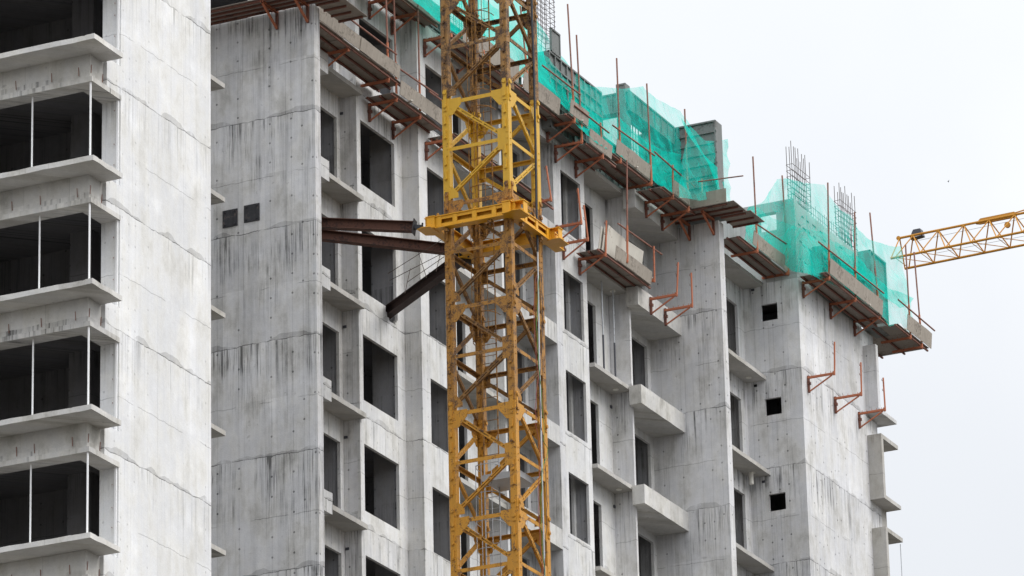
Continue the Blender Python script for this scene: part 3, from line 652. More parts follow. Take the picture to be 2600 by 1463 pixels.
deck(101.86, 103.28, 52.34, 53.12, P1T+.02, 'plywood deck end sticking out past the corner of the tall left fin', along='Y', nj=4)
# toe boards
toe(103.0, 106.1, 53.72, b['b2']['z']+.10, .36, 'first toe board beside the tall fin, overlapping the next one')
toe(105.5, 107.75, 53.70, b['b2']['z']+.08, .36, 'second toe board beside the tall fin, ending at the long post')
toe(107.75, 110.75, 53.68, b['b5']['z']+.10, .40, 'slanting toe board on the second deck just left of the mast')
toe(106.5, 110.5, 53.82, b['c2']['z']+.12, .50, 'toe board at the top edge of the picture below the green net')
toe(110.9, 114.4, 53.32, b['c3']['z']+.10, .55, 'toe board behind the crane mast under the green net')
toe(114.6, 117.0, 53.28, b['c3']['z']+.05, .50, 'toe board behind the right half of the crane mast')
toe(116.95, 118.15, 52.93, b['c6']['z']+.10, .42, 'toe board right of the mast, below the two tallest posts')
toe(118.2, 119.75, 52.93, b['c7']['z']+.10, .40, 'toe board right of the mast, second below the net')
toe(120.0, 122.35, 52.9, b['c9']['z']+.10, .42, 'toe board below the beam form with a lifted left corner')
toe(122.75, 123.95, 52.35, b['c11']['z']+.10, .40, 'short toe board at the short orange post on the top balcony')
toe(b['e1']['X']-.35, b['e2']['X']+.02, b['e1']['yt']-.0, b['e1']['z']+.10, .40, 'toe board left of the net corner on the deck before the end block')
toe(130.0, 134.3, 50.40, b['e3']['z']+.10, .48, 'long toe board along the top of the pale end wall')
toe(136.1, 138.2, 50.28, b['e6']['z']+.10, .50, 'outermost toe board tilted against the sky')
toe(119.9, 122.4, 52.98, b['m4']['z']+.08, .38, 'toe board on the hanging deck below the leaning plywood')
s = MB(); s.box(124.24,124.26,51.3,52.9,51.78,52.2)
tag(s.build('toe_board', M['ply']), 'toe board facing the camera on top of the wide right fin', 'toe board', 'plywood toe boards on the decks')
# leaning plywood stack on the hanging deck
for i in range(3):
    x0, x1 = 119.75-.12*i, 122.2; zz = b['m4']['z']+.1
    s = MB(); n = 10; vs = []; fs = []
    for j in range(n+1):
        x = x0+(x1-x0)*j/n; bow = .05*math.sin(PI*j/n)
        y = 53.25+.05*i; y2 = 53.05+.06*i + bow
        vs += [(x,y,zz),(x-.1,y2,zz+.92-.05*i),(x-.1,y2+.014,zz+.92-.05*i),(x,y+.014,zz)]
    for j in range(n):
        a_, c_ = 4*j, 4*j+4; fs += [(a_,a_+1,c_+1,c_),(a_+1,a_+2,c_+2,c_+1),(a_+2,a_+3,c_+3,c_+2),(a_+3,a_,c_,c_+3)]
    fs += [(0,3,2,1),(4*n,4*n+1,4*n+2,4*n+3)]; s.faces(vs, fs)
    tag(s.build('plywood_sheet', M['plywhite']), ['front sheet of the pale plywood leaning on the hanging deck','middle sheet of the pale plywood leaning on the hanging deck','rear sheet of the pale plywood leaning on the hanging deck'][i], 'plywood sheet', 'plywood sheets leaning on the hanging deck')

# loose battens lying across the decks
rb = random.Random(11)
for key, dx, y0, ln, lab in (('b4',.5,53.6,.9,'loose batten end left of the mast on the second deck'),('b2',1.2,53.75,1.0,'loose batten on the first deck beside the tall fin'),('c6',.3,52.85,1.0,'loose batten on the deck right of the mast'),
        ('c9',.9,52.8,1.1,'loose batten below the beam form'),('m6',.05,53.0,.8,'pale batten sticking out right of the hanging deck'),('c11',.4,52.3,.9,'loose batten on the top balcony deck'),('e4',.9,50.35,1.0,'loose batten on the deck along the end wall'),('e6',-.5,50.3,1.0,'loose batten on the last deck against the sky')):
    z = b[key]['z']+.098; x = b[key]['X']+dx; an = rb.uniform(-.5,.5)
    s = MB(); s.beam((x,y0,z),(x+ln*math.sin(an)*.8+.4,y0+ln*.6,z+.02),.07,.035,(0,0,1)); tag(s.build('batten', M['plywhite']), lab, 'batten', 'loose battens on the decks')
# ------------------------------------------------------------------ guard rails
def rail(p, q, r, label, mat='rusttube'):
    s = MB(); s.tube(p, q, r, 8); tag(s.build('guard_rail', M[mat]), label, 'rail', 'scaffold guard rails')
def yrail(a, b_, Y, label, Y2=None): rail(onY(px(*a), Y), onY(px(*b_), Y2 or Y), .025, label)
yrail(('Z4',505,175),('Z4',945,510),53.75,'tube rail crossing the highest dark window left of the mast')
yrail(('Z4',822,540),('Z4',1330,890),53.72,'tube rail running from the long posts to the left leg of the mast')
yrail(('Z4',1250,855),('Z4',1375,945),53.5,'short pale tube end just left of the mast')
yrail(('W1',100,612),('W1',455,885),52.9,'upper tube rail across the net right of the mast')
yrail(('W1',400,985),('W1',722,1242),52.88,'second tube rail across the net, below the upper one')
yrail(('W1',755,1170),('W1',1150,1455),52.86,'tube rail in front of the hole under the beam form')
yrail(('W2',1145,20),('W2',1520,350),52.3,'tube rail in front of the tall grimy formwork box')
c = onY(px('W2',1480,310),52.2); d = onX(px('W2',1975,245), c.x+.1); rail(c, d, .021, 'tube pointing out to the right past the tall formwork box')
yrail(('W2',805,690),('W2',1215,980),52.95,'tube rail above the leaning plywood on the hanging deck')
yrail(('W2',2085,685),('W2',2375,880),51.5,'tube rail at the left side of the right end net')
yrail(('W5',655,972),('W6',1265,165),50.4,'long tube rail across the right end net')
yrail(('W6',1400,225),('W6',1740,515),50.25,'outermost tube rail poking into the sky at the right end')

# ------------------------------------------------------------------ safety nets
def net(top, bot, Yt, Yb, nx, nz, amp, label, mat, seed, hole=None, sag=.0):
    """hanging net between two picture-measured edges; each vertex stands in its own hanging plane"""
    def samp(pl, t):
        L = [0]
        for a, c in zip(pl[:-1], pl[1:]): L.append(L[-1]+math.hypot(c[0]-a[0], c[1]-a[1]))
        t *= L[-1]
        for i in range(len(pl)-1):
            if t <= L[i+1] + 1e-9:
                f = (t-L[i])/max(L[i+1]-L[i],1e-9); return (pl[i][0]+(pl[i+1][0]-pl[i][0])*f, pl[i][1]+(pl[i+1][1]-pl[i][1])*f)
        return pl[-1]
    s = MB(); grid = []
    for i in range(nx+1):
        sa, sb = samp(top, i/nx), samp(bot, i/nx); a = onY(sa, Yt(sa) if callable(Yt) else Yt); c = onY(sb, Yb(sb) if callable(Yb) else Yb); colv = []
        for k in range(nz+1):
            f = k/nz; p = c.lerp(a, f)
            nv = mnoise.noise_vector(Vector((p.x*1.1+seed, p.z*1.3, seed))); n2 = mnoise.noise_vector(Vector((p.x*1.9+p.z*1.4, p.z*1.2-p.x*.7, seed+5)))
            p = p + Vector((nv.x*.5, abs(nv.y)*1.2, nv.z*.3))*amp*math.sin(PI*min(1,f*1.0+.02))*1.2 + Vector((0, .08+abs(n2.y)*.5*amp, 0))
            colv.append(s.bm.verts.new(p))
        grid.append(colv)
    for i in range(nx):
        for k in range(nz):
            if hole and hole(i/nx, k/nz): continue
            s.bm.faces.new([grid[i][k], grid[i+1][k], grid[i+1][k+1], grid[i][k+1]])
    return tag(s.build('safety_net', M[mat], smooth=True), label, 'net', 'green safety nets on the top deck')
def P_(z, *pts): return [px(z, x, y) for x, y in pts]
nt1 = P_('N',(1000,-80),(1180,-60),(1300,-30)) + P_('W1',(65,170),(250,450),(440,680),(525,770))
nb1 = P_('N',(1030,-25),(1120,50),(1195,105),(1290,170)) + P_('W1',(110,812),(380,1030),(465,1180))
net(nt1, nb1, 53.7, 53.3, 90, 24, .16, 'dense green net behind and left of the crane mast', 'net', 1.0)
nt1b = P_('N',(1180,-40),(1300,40)) + P_('W1',(70,380),(250,620),(430,820))
net(nt1b, nb1, 53.4, 53.25, 80, 18, .22, 'second layer of green net bunched low behind the crane mast', 'netthin', 2.0)
nt2 = P_('W1',(440,680),(525,770),(610,805),(700,808),(870,825),(1000,812),(1070,800),(1110,850),(1190,915),(1300,975),(1420,1030),(1470,1110),(1530,1190),(1650,1310))
nb2 = P_('W1',(430,1120),(640,1335),(850,1449)) + P_('W2',(1105,245),(1250,345),(1450,450),(1500,470))
net(nt2, nb2, 53.0, 52.85, 100, 30, .15, 'pale sagging green net over the beam form', 'netthin', 3.0)
nt3 = P_('W1',(430,900),(560,1020),(700,1100),(850,1090),(960,1200),(1100,1320),(1250,1400),(1400,1430)) + P_('W2',(1700,60),(1760,40))
nb3 = P_('W1',(470,1190),(640,1335),(850,1449)) + P_('W2',(1105,245),(1250,345),(1450,450),(1650,455),(1800,440))
net(nt3, nb3, 52.95, 52.80, 100, 22, .20, 'dense lower layer of green net along the toe boards under the beam form', 'net', 4.0)
nt4 = P_('W1',(1500,1170),(1650,1310),(1780,1310),(1865,1290)); nb4 = P_('W2',(1400,440),(1600,470),(1800,440),(1895,500))
net(nt4, nb4, 51.85, 51.8, 50, 24, .14, 'green net drooping off the tall grimy formwork box', 'netthin', 5.0)
nt5 = P_('W1',(1420,1090),(1500,1200),(1640,1449)) + P_('W2',(1760,160)); nb5 = P_('W1',(1470,1230),(1560,1360)) + P_('W2',(1700,150),(1780,430))
net(nt5, nb5, 51.8, 51.75, 40, 8, .06, 'twisted strand of green net over the tall formwork box', 'net', 6.0)
def turn(p): f = min(1, max(0, (p[0]-1990)/60)); return 51.72+(50.52-51.72)*f   # the net turns the corner of the block
nt6 = P_('W5',(30,640),(160,600),(300,380),(380,372),(550,415),(740,435),(770,520),(830,600),(900,680),(980,720))
nb6 = P_('W5',(0,1000),(90,1020),(200,1100),(380,1190),(440,1240),(560,1255),(700,1290),(860,1390),(1000,1480),(1090,1540))
net(nt6, nb6, turn, turn, 90, 30, .14, 'thin green net peaking at a post left on the end block', 'netthin', 7.0)
nt7 = P_('W5',(30,640),(120,640),(200,720),(300,760),(480,830),(740,880),(860,1010),(1000,1110),(1180,1300))
nb7 = P_('W5',(10,860),(90,1010),(200,1090),(380,1190),(440,1240),(600,1270),(860,1390),(1000,1480),(1190,1600))
net(nt7, nb7, turn, turn, 90, 18, .18, 'dense lower layer of green net on the end block', 'netthin', 8.0, hole=lambda a, c: .07 < a < .17 and .30 < c < .75)
nt8 = P_('W5',(980,720),(1060,860),(1165,950),(1300,990),(1390,1015),(1455,1005)); nb8 = P_('W5',(1090,1540)) + P_('W6',(1225,300),(1340,470),(1450,440),(1520,520),(1605,562))
net(nt8, nb8, 50.45, 50.35, 70, 30, .16, 'pale green net at the far right end against the sky', 'netthin', 9.0)
nt9 = P_('W5',(830,960),(1000,1060),(1180,1250)) + P_('W6',(1340,120),(1480,160),(1570,210)); nb9 = P_('W5',(900,1200),(1000,1280),(1190,1380)) + P_('W6',(1300,200),(1450,300),(1540,250))
net(nt9, nb9, 50.4, 50.36, 60, 10, .10, 'twisted darker strand of green net crossing the right end net', 'net', 10.0)

# ------------------------------------------------------------------ shoring props behind the decks
for (a, c_, lab) in ((('W2',623,300),('W2',630,960),'left of two steel shoring props in the open bay right of the mast'),(('W2',728,375),('W2',740,880),'right of two steel shoring props in the open bay right of the mast')):
    p, q = onY(px(*a), 53.95), onY(px(*c_), 53.95)
    t = thing('shoring_prop', (p.x, p.y, q.z), lab, 'prop', 'steel shoring props')
    zt_ = lz+3; zb2 = lz+.12
    s = MB(); s.tube((p.x,p.y,zt_-.01),(p.x,p.y,zb2+1.2),.022,8); s.build('inner_tube', M['galv'], t)
    s = MB(); s.tube((p.x,p.y,zb2),(p.x,p.y,zb2+1.25),.03,8); s.build('outer_tube', M['dark'], t)

# ------------------------------------------------------------------ TOWER CRANE MAST
MX0, MY0, WD, LG = 103.20, 48.40, 1.84, .185
MX1, MY1 = MX0+WD, MY0+WD
HS = 2.76; ZJ = [36.16+HS*i for i in range(-2, 7)]
TC = thing('tower_crane_mast', (MX0+WD/2, MY0+WD/2, GZ), 'yellow lattice tower crane mast standing in front of the building', 'crane')
mats = {-2:'mast_low',-1:'mast_low',0:'mast_low',1:'mast_mid',2:'mast_mid',3:'mast_bright',4:'mast_old',5:'mast_old',6:'mast_old'}
FACES = [  # (first corner, second corner, outward normal)
    ((MX0,MY1),(MX0,MY0),(-1,0,0)), ((MX0,MY0),(MX1,MY0),(0,-1,0)), ((MX1,MY0),(MX1,MY1),(1,0,0)), ((MX1,MY1),(MX0,MY1),(0,1,0))]
def mast_section(z0, mat):
    z1 = z0+HS-.012; m = M[mat]; diags = []; hors = []; legs = [MB() for _ in range(4)]; out = []
    for fi, ((ax,ay),(bx,by),n) in enumerate(FACES):
        n = Vector(n); A0 = Vector((ax,ay,0)); B0 = Vector((bx,by,0)); u = (B0-A0).normalized()
        la, lb = legs[(3+fi) % 4], legs[fi % 4]
        ain = A0+u*(LG-.01) - n*.03; bin_ = B0-u*(LG-.01) - n*.03
        zt, zm = z1-.11, (z0+z1)/2
        for zz, hw in ((zt,.10),(zm,.095)):
            s = MB(); s.beam(ain+Vector((0,0,zz)), bin_+Vector((0,0,zz)), .012, hw, (0,0,1)); s.beam(ain-n*.05+Vector((0,0,zz+hw/2-.010)), bin_-n*.05+Vector((0,0,zz+hw/2-.010)), .10, .012, (0,0,1)); hors.append(s)
        def gus(l, p, pts): l.poly([p+u*a+Vector((0,0,c)) for a, c in pts], n*.014)
        pa, pb = A0+u*LG-n*.022, B0-u*LG-n*.022
        gus(la, pa+Vector((0,0,z1)), ((-.02,-.02),(.34,-.02),(.34,-.20),(.10,-.47),(-.02,-.47)))
        gus(lb, pb+Vector((0,0,z1)), ((.02,-.02),(-.28,-.02),(-.28,-.18),(-.06,-.45),(.02,-.45)))
        gus(lb, pb+Vector((0,0,zm)), ((.02,.30),(-.13,.30),(-.13,-.28),(.02,-.28)))
        gus(la, pa+Vector((0,0,z0)), ((-.02,.04),(.22,.04),(.22,.16),(.06,.36),(-.02,.36)))
        for p, q in ((pa+u*.18+Vector((0,0,z1-.26)), pb-u*.06+Vector((0,0,zm+.16))), (pb-u*.06+Vector((0,0,zm-.16)), pa+u*.10+Vector((0,0,z0+.22)))):
            d = MB(); p2, q2 = p-n*.03, q-n*.03
            off = (q-p).normalized().cross(n)*.029
            d.beam(p2+off, q2+off, .034, .07, n); d.beam(p2-off, q2-off, .034, .07, n); d.beam(p2-n*.022, q2-n*.022, .03, .012, n)
            for f in (.12,.37,.62,.88):
                c = p2.lerp(q2, f); dd = (q-p).normalized()*.035; d.beam(c-dd, c+dd, .098, .078, n)
            diags.append(d)
    for l, ((cx,cy),(sx,sy)) in zip(legs, (((MX0,MY0),(1,1)),((MX1,MY0),(-1,1)),((MX1,MY1),(-1,-1)),((MX0,MY1),(1,-1)))):
        xs = sorted((cx, cx+sx*LG)); ys = sorted((cy, cy+sy*LG)); l.box(xs[0], xs[1], ys[0], ys[1], z0, z1)
        l.box(xs[0]-.022, xs[0]+.001, ys[0]+.05, ys[0]+.14, z1-.34, z1+.24); l.box(xs[0]+.05, xs[0]+.14, ys[0]-.022, ys[0]+.001, z1-.34, z1+.24)
        for dz in (-.2,.16):
            l.tube((xs[0]-.05, ys[0]+.095, z1+dz), (xs[0]-.02, ys[0]+.095, z1+dz), .05, 12); l.tube((xs[0]+.095, ys[0]-.05, z1+dz), (xs[0]+.095, ys[0]-.02, z1+dz), .05, 12)
        for f in (.22,.36,.62,.76):
            zz = z0+HS*f; l.box(xs[0]-.045, xs[0]+.001, ys[0]+.07, ys[0]+.125, zz, zz+.20); l.tube((xs[0]-.055,ys[0]+.097,zz-.02),(xs[0]+.005,ys[0]+.097,zz-.02),.035,8)
        for f in (.44,.50,.56):
            zz = z0+HS*f; l.tube((xs[0]-.02,ys[0]+.05,zz),(xs[0]+.002,ys[0]+.05,zz),.02,6); l.tube((xs[0]+.1,ys[0]-.02,zz),(xs[0]+.1,ys[0]+.002,zz),.016,6)
    for l in legs: out.append(l.build('leg', m, TC))
    mbr = M['mast_brace'] if mat in ('mast_old', 'mast_mid') else m
    for d in diags: out.append(d.build('diagonal_brace', mbr, TC))
    for h in hors: out.append(h.build('horizontal_brace', m, TC))
    return out
protos = {}
for i, z0 in zip(range(-2, 7), ZJ):
    mt = mats[i]
    if mt not in protos: protos[mt] = (mast_section(z0, mt), z0)
    else:
        src, zs = protos[mt]
        for o in src: copies(o, [z0-zs])
# ladder with safety hoops, inside the mast
LX, LY = MX1-.42, MY1-.30
def ladder(z0, z1, mat, hoops, name='ladder'):
    s = MB(); a, c = Vector((LX-.02,LY,0)), Vector((LX-.02,LY-.40,0))
    for p in (a, c): s.tube(p+Vector((0,0,z0)), p+Vector((0,0,z1)), .018, 6)
    z = z0+.1
    while z < z1: s.tube(a+Vector((0,0,z)), c+Vector((0,0,z)), .010, 5); z += .30
    o = s.build(name, M[mat], TC)
    if hoops:
        z = z0+.4
        while z < z1:
            h = MB(); pts = [Vector((LX-.02 - math.sin(t)*.62*(.9+.1*math.cos(2*t)), LY-.20+math.cos(t)*.34, z)) for t in [PI*j/12 for j in range(13)]]
            h.path(pts, .012, 5); h.build('cage_hoop', M[mat], o); z += .72
        for t in (.28,.5,.72):
            x, y = LX-.02-math.sin(PI*t)*.61, LY-.20+math.cos(PI*t)*.34
            h = MB(); h.tube((x,y,z0+.4),(x,y,min(z1-.2,z-.72)),.010,5); h.build('cage_strap', M[mat], o)
ladder(40.6, 43.2, 'mast_mid', True); ladder(43.25, 47.3, 'mast_mid', True); ladder(47.3, 52.5, 'mast_mid', True); ladder(38.0, 40.6, 'mast_mid', False)
ladder(33.0, 38.0, 'galv', True)
s = MB(); s.box(MX0+.75, MX1-.1, MY0+.30, MY1-.55, 37.22, 37.26); s.box(MX0+.73, MX0+.75, MY0+.30, MY1-.55, 37.20, 37.36); s.box(MX0+.75, MX1-.1, MY0+.28, MY0+.30, 37.20, 37.36); s.build('landing', M['galv'], TC)

# collar frame round the mast
CF = thing('mast_collar', (MX0, MY0, 43.8), 'orange yellow steel collar frame clamped round the mast', 'collar')
CZ0, CZ1 = 43.66, 43.98
def collar_beam(p, q, out, name='collar_beam'):
    """hollow beam from p to q; out = outward normal; slotted web, open ends"""
    p, q, out = Vector(p), Vector(q), Vector(out); d = (q-p).normalized(); L = (q-p).length; s = MB(); Zv = Vector((0,0,1))
    inn = -out
    def blk(a, c, o0, o1, z0, z1):
        pts = [p+d*a+out*o0+Zv*z0, p+d*c+out*o0+Zv*z0, p+d*c+out*o0+Zv*z1, p+d*a+out*o0+Zv*z1]; s.poly(pts, out*(o1-o0))
    h = CZ1-CZ0
    blk(0, L, -.20, .05, 0, .022); blk(0, L, -.20, .05, h-.022, h)
    blk(.16, L-.16, -.12, -.10, .022, h-.022)
    blk(.30, L-.30, .0, .02, .022, .105); blk(.30, L-.30, .0, .02, h-.105, h-.022)
    n = 4
    for i in range(n+1):
        a = .30+(L-.6)*i/n; w_ = .16 if i in (0,n) else .06; blk(max(.28,a-w_), min(L-.28,a+w_), -.01, .035, .03, h-.03)
    for a in (.02, .26, L-.28, L-.04): blk(a, a+.02, -.19, .03, .022, h-.022)
    for a in (.35, L/2, L-.35):
        c = p+d*a+Zv*h-out*.02; s.path([c, c+Zv*.05-d*.03, c+Zv*.09, c+Zv*.05+d*.03, c], .010, 5)
    s.build(name, M['collar'], CF)
collar_beam((102.98,50.66,CZ0),(102.98,47.90,CZ0),(-1,0,0))
collar_beam((102.80,48.26,CZ0-.004),(105.95,48.26,CZ0-.004),(0,-1,0))
collar_beam((105.28,47.95,CZ0),(105.28,50.8,CZ0),(1,0,0))
collar_beam((105.75,50.54,CZ0-.004),(102.85,50.54,CZ0-.004),(0,1,0))
s = MB()
for x, y in ((102.98,50.6),(102.98,48.1),(105.28,48.1),(105.28,50.6)):
    s = MB(); s.poly([(x-.26,y-.20,CZ0-.02),(x+.28,y-.20,CZ0-.02),(x+.36,y+.0,CZ0-.02),(x+.26,y+.18,CZ0-.02),(x-.22,y+.18,CZ0-.02),(x-.30,y,CZ0-.02)], (0,0,.014)); s.build('corner_plate', M['collar'], CF)
s = MB()
for x, y in ((103.05,48.9),(103.05,50.1),(103.6,48.3),(104.7,48.3)): s = MB(); s.box(x-.05,x+.05,y-.05,y+.05,CZ0-.10,CZ0-.022); s.tube((x,y,CZ0-.16),(x,y,CZ0-.1),.025,6); s.build('clamp', M['mast_mid'], CF)

# ties from collar to building
def ibeam(p, q, h, w_, label, endplate=True, mat='tie'):
    p, q = Vector(p), Vector(q); t = thing('tie_beam', p, label, 'tie beam', 'rusty tie beams holding the mast'); d = (q-p).normalized(); Zv = Vector((0,0,1)); upv = (Zv-d*Zv.dot(d)).normalized()
    s = MB(); s.beam(p, q, .014, h-.03, upv); s.build('web', M[mat], t)
    for sg in (-1,1):
        s = MB(); s.beam(p+upv*sg*(h/2-.008), q+upv*sg*(h/2-.008), w_, .016, upv); s.build('flange', M[mat], t)
    if endplate:
        s = MB(); s.beam(q-d*.01, q+d*.01, w_+.06, h+.12, upv); s.build('end_plate', M['plate'], t)
        s = MB(); s.beam(q+d*.01, q+d*.22, .10, .10, upv); s.tube(q+d*.2-upv*.12, q+d*.2+upv*.12, .025, 8); s.build('pin_link', M['black'], t)
q1 = onX((1052,577), 103.0); p1 = onX((640,561), 102.18); ibeam(p1, q1, .255, .22, 'upper rusty tie beam from the tall fin to the near collar corner')
q2 = onX((1150,635), 105.0); p2 = onX((585,572), 102.18); ibeam(p2, q2, .255, .22, 'middle rusty tie beam from the tall fin passing behind the left mast leg')
q3 = onX((1182,648), 105.2); p3 = onY((955,815), 55.4); ibeam(p3, q3, .27, .24, 'steep blackish tie beam coming out of the broken window sill', mat='tiedark')
s = MB(); c = onX((1180,655), 105.45); s.box(c.x-.1, c.x+.2, c.y-.12, c.y+.12, c.z-.22, c.z+.22)
tag(s.build('tie_bracket', M['black'], bevel=.01), 'dark steel shoe where the steep tie meets the collar', 'shoe')
# thin wire braces between the ties
for (a, c_, lab) in (((985,695),(1128,605),'upper thin rod slanting up to the collar from the box shaped bay'),((990,712),(1130,640),'second thin rod slanting up toward the mast'),((1035,716),(1128,652),'third thin rod slanting up toward the mast'),((1062,640),(1083,706),'thin rod hanging from the middle tie, left'),((1118,645),(1107,690),'thin rod hanging from the middle tie beside the mast leg'),((1042,682),(1028,745),'lowest thin rod beside the steep tie')):
    p, q = onX(a, 104.8), onX(c_, 104.2); s = MB(); s.tube(p, q, .009, 5); tag(s.build('thin_rod', M['wire']), lab, 'rod', 'thin rods strung between the ties')

# hose and cables on the right leg
s = MB(); s.path([onY(px('N',x,y), MY0-.06) for x, y in ((1349,-30),(1351,60),(1356,200),(1360,380),(1362,520),(1365,640))], .030, 8); tag(s.build('hose', M['black']), 'thick black hose hanging down the right mast leg', 'hose')
s = MB(); s.path([onY(px('N',x,y), MY0-.06) for x, y in ((1365,640),(1367,760),(1369,900),(1373,1060),(1377,1240),(1384,1500))], .022, 8); tag(s.build('hose', M['galv']), 'grey conduit down the lower right mast leg below the hose', 'conduit')
rr = random.Random(5)
for mt, lab, base_ in (('green','green cable looping beside the right mast leg',0),('redc','red cable dangling beside the right mast leg',-6),('black','thin dark cable beside the right mast leg',4)):
    pts = []
    for j in range(40):
        y = 700+j*20; x = 1366+(y-700)*.022+base_+6*math.sin(y*.013+base_)+rr.uniform(-1.5,1.5)
        if mt == 'green' and 1130 < y < 1170: x += 10
        if mt == 'redc' and 960 < y < 1150: x -= 14*math.sin((y-960)/190*PI)
        pts.append(onY((x,y), MY0-.08))
    s = MB(); s.path(pts, .008, 5); tag(s.build('cable', M[mt]), lab, 'cable', 'loose cables on the mast')

# ------------------------------------------------------------------ distant crane jib
ZD = 78.0
def J(x, y, dz=0): return onZ(px('W5',x,y), ZD)
pa, pb_ = J(1500,1215), J(2575,1000); dj = (pb_-pa); dj.z = 0; dj.normalize(); side = Vector((-dj.y, dj.x, 0))
if side.dot(fw) < 0: side = -side
JB = thing('crane_jib', pa, 'far amber lattice jib of a second crane entering from the right', 'crane jib')
dist = pa.length; sc_ = dist/F0
jl = 26.0; hw = (1215-1105)*.27195*sc_ ; 
# near bottom chord, far bottom chord, top chord measured in the picture
fb = onZ(px('W5',1440,1105), ZD); wj = max(.9, min(1.6, abs((fb-pa).dot(side))))
hj = 1.05*(1215-905)*.27195*sc_*.9
hj = 232*.27195*sc_/math.cos(PIT)
fb0, nb0, tp0 = pa, pa-side*wj, pa-side*wj*.5+Vector((0,0,hj))
s = MB(); s.tube(nb0-dj*.2, nb0+dj*jl, .06, 8); s.build('bottom_chord', M['jib'], JB)
s = MB(); s.tube(fb0-dj*.2, fb0+dj*jl, .06, 8); s.build('bottom_chord', M['jib'], JB)
s = MB(); s.tube(tp0-dj*.15, tp0+dj*jl, .06, 8); s.build('top_chord', M['jib'], JB)
stp = 1.25; s = MB()
for i in range(int(jl/stp)):
    a = dj*(i*stp); m_ = dj*((i+.5)*stp); e_ = dj*((i+1)*stp)
    for b0 in (nb0, fb0): s.tube(b0+a, tp0+m_, .03, 6); s.tube(tp0+m_, b0+e_, .03, 6)
    s.tube(nb0+a, fb0+e_, .018, 6); s.tube(nb0+a, fb0+a, .018, 6)
s.build('lacing', M['jib'], JB)
s = MB(); s.tube(nb0-dj*.2, tp0-dj*.05, .03, 6); s.tube(fb0-dj*.2, tp0-dj*.05, .03, 6)
s.tube(tp0-dj*.1-side*.05, tp0-dj*.1+side*.05, .10, 12); s.build('jib_nose', M['jib'], JB)
s = MB(); x0 = 3.7; s.poly([tp0+dj*x0+Vector((0,0,-.05)), tp0+dj*(x0+.25)+Vector((0,0,.16)), tp0+dj*(x0+1.9)+Vector((0,0,.16)), tp0+dj*(x0+2.1)+Vector((0,0,.02)), tp0+dj*(x0+1.8)+Vector((0,0,-.10)), tp0+dj*(x0+.2)+Vector((0,0,-.10))], side*.12)
s.build('pendant_link', M['jib'], JB)
s = MB(); s.tube(tp0+dj*(x0+1.9)+Vector((0,0,.08)), tp0+dj*jl+Vector((0,0,2.2)), .03, 6); s.build('pendant_bar', M['jib'], JB)
s = MB(); s.tube(tp0+dj*(x0+1.55)-Vector((0,0,.42))-side*.05, tp0+dj*(x0+1.55)-Vector((0,0,.42))+side*.05, .14, 14); s.build('sheave', M['jib'], JB)
s = MB(); s.tube(nb0+dj*2-Vector((0,0,.18)), nb0+dj*jl-Vector((0,0,.35)), .008, 5); s.tube(tp0+dj*.9-Vector((0,0,.3)), tp0+dj*jl-Vector((0,0,.12)), .008, 5); s.build('hoist_rope', M['wire'], JB)
fl = thing('floodlight', tp0+dj*.75, 'dark floodlight fixed on the nose of the far jib', 'floodlight')
s = MB(); c = tp0+dj*.75+Vector((0,0,.02)); 
s.poly([c-dj*.30+Vector((0,0,-.16)), c+dj*.32+Vector((0,0,-.10)), c+dj*.22+Vector((0,0,.26)), c-dj*.12+Vector((0,0,.26)), c-dj*.2+Vector((0,0,.12))], side*.34); s.build('housing', M['dark'], fl)
s = MB(); s.poly([c-dj*.22+Vector((0,0,-.14))-side*.01, c+dj*.26+Vector((0,0,-.09))-side*.01, c+dj*.22+Vector((0,0,.02))-side*.01, c-dj*.18+Vector((0,0,.0))-side*.01], side*.005); s.build('lens', M['glassy'], fl)

# ------------------------------------------------------------------ bird
bp_ = ray((2408,461)).normalized()*480; s = MB(); R_ = r2; U_ = u2
s.poly([bp_-R_*.10+U_*.02, bp_-R_*.02+U_*.05, bp_+R_*.09+U_*.01, bp_-R_*.02-U_*.04], fw*.05)
s.poly([bp_-R_*.03+U_*.02, bp_+R_*.03+U_*.02, bp_+R_*.10+U_*.16, bp_+R_*.06+U_*.15], fw*.02)
s.poly([bp_-R_*.03-U_*.0, bp_+R_*.03-U_*.01, bp_+R_*.04-U_*.10, bp_-R_*.0-U_*.09], fw*.02)
tag(s.build('bird', M['bird']), 'tiny dark bird flying in the white sky', 'bird')

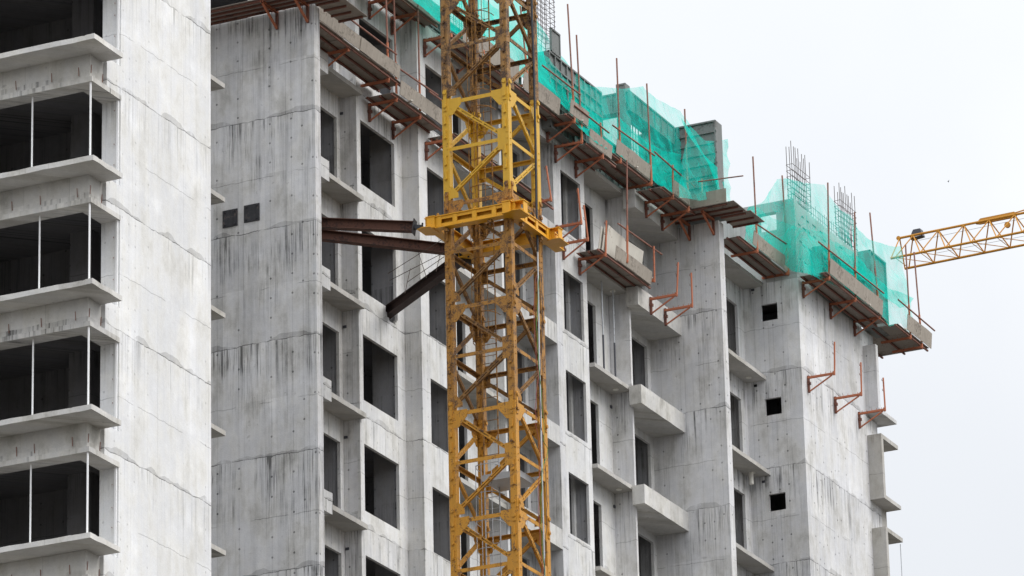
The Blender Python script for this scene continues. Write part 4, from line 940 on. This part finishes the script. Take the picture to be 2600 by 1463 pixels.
# ------------------------------------------------------------------ sky and sun
SUN_EL, SUN_AZ = math.radians(48), math.radians(-80)      # direction to the sun, azimuth from +X towards +Y
wd = bpy.data.worlds.new('World'); sc.world = wd; wd.use_nodes = True; N = NT(wd.node_tree); wd.node_tree.nodes.clear()
sky = N.n('ShaderNodeTexSky', sky_type='NISHITA', sun_disc=False, sun_elevation=SUN_EL, sun_rotation=PI/2-SUN_AZ, air_density=1.0, dust_density=2.0)
tc = N.n('ShaderNodeTexCoord'); sp = N.n('ShaderNodeSeparateXYZ'); N.l(tc.outputs['Generated'], sp.inputs[0])
# overcast: a cloud layer brighter towards the zenith hides nearly all of the blue
cl = N.noise(tc.outputs['Generated'], 4.5, 5, .55)
sinz = N.m('MAXIMUM', sp.outputs[2], 0.0)
lum = N.m('MULTIPLY', N.m('ADD', .60, N.m('MULTIPLY', sinz, 1.0)), N.m('ADD', .92, N.m('MULTIPLY', cl, .18)))
cs = N.n('ShaderNodeVectorMath', operation='SCALE'); cs.inputs[0].default_value = (6.05, 6.18, 6.36); 
lum = N.m('MULTIPLY', lum, N.m('ADD', .35, N.m('MULTIPLY', N.ss(sp.outputs[2], -.02, .12), .65)))
side_ = N.m('ADD', N.m('MULTIPLY', sp.outputs[0], -.24), N.m('MULTIPLY', sp.outputs[1], -.20)); lum = N.m('MULTIPLY', lum, N.m('ADD', 1.20, side_))
cover = N.m('ADD', .90, N.m('MULTIPLY', N.ss(cl, .4, .65), .08))
N.l(lum, cs.inputs['Scale'])
bg = N.n('ShaderNodeBackground'); N.l(N.mix(cover, sky.outputs[0], cs.outputs[0]), bg.inputs['Color']); bg.inputs['Strength'].default_value = .13
N.l(bg.outputs[0], N.n('ShaderNodeOutputWorld').inputs[0])
sd = bpy.data.lights.new('sun', 'SUN'); sd.energy = 1.5; sd.angle = math.radians(40); sd.color = (1.0, .975, .94)
so = bpy.data.objects.new('sun', sd); COL.objects.link(so)
dirv = Vector((math.cos(SUN_EL)*math.cos(SUN_AZ), math.cos(SUN_EL)*math.sin(SUN_AZ), math.sin(SUN_EL)))
so.rotation_euler = dirv.to_track_quat('Z', 'Y').to_euler()
sc.view_settings.view_transform = 'Standard'; sc.view_settings.look = 'None'; sc.view_settings.exposure = .5; sc.view_settings.gamma = 1
sc.cycles.max_bounces = 6; sc.cycles.transparent_max_bounces = 16
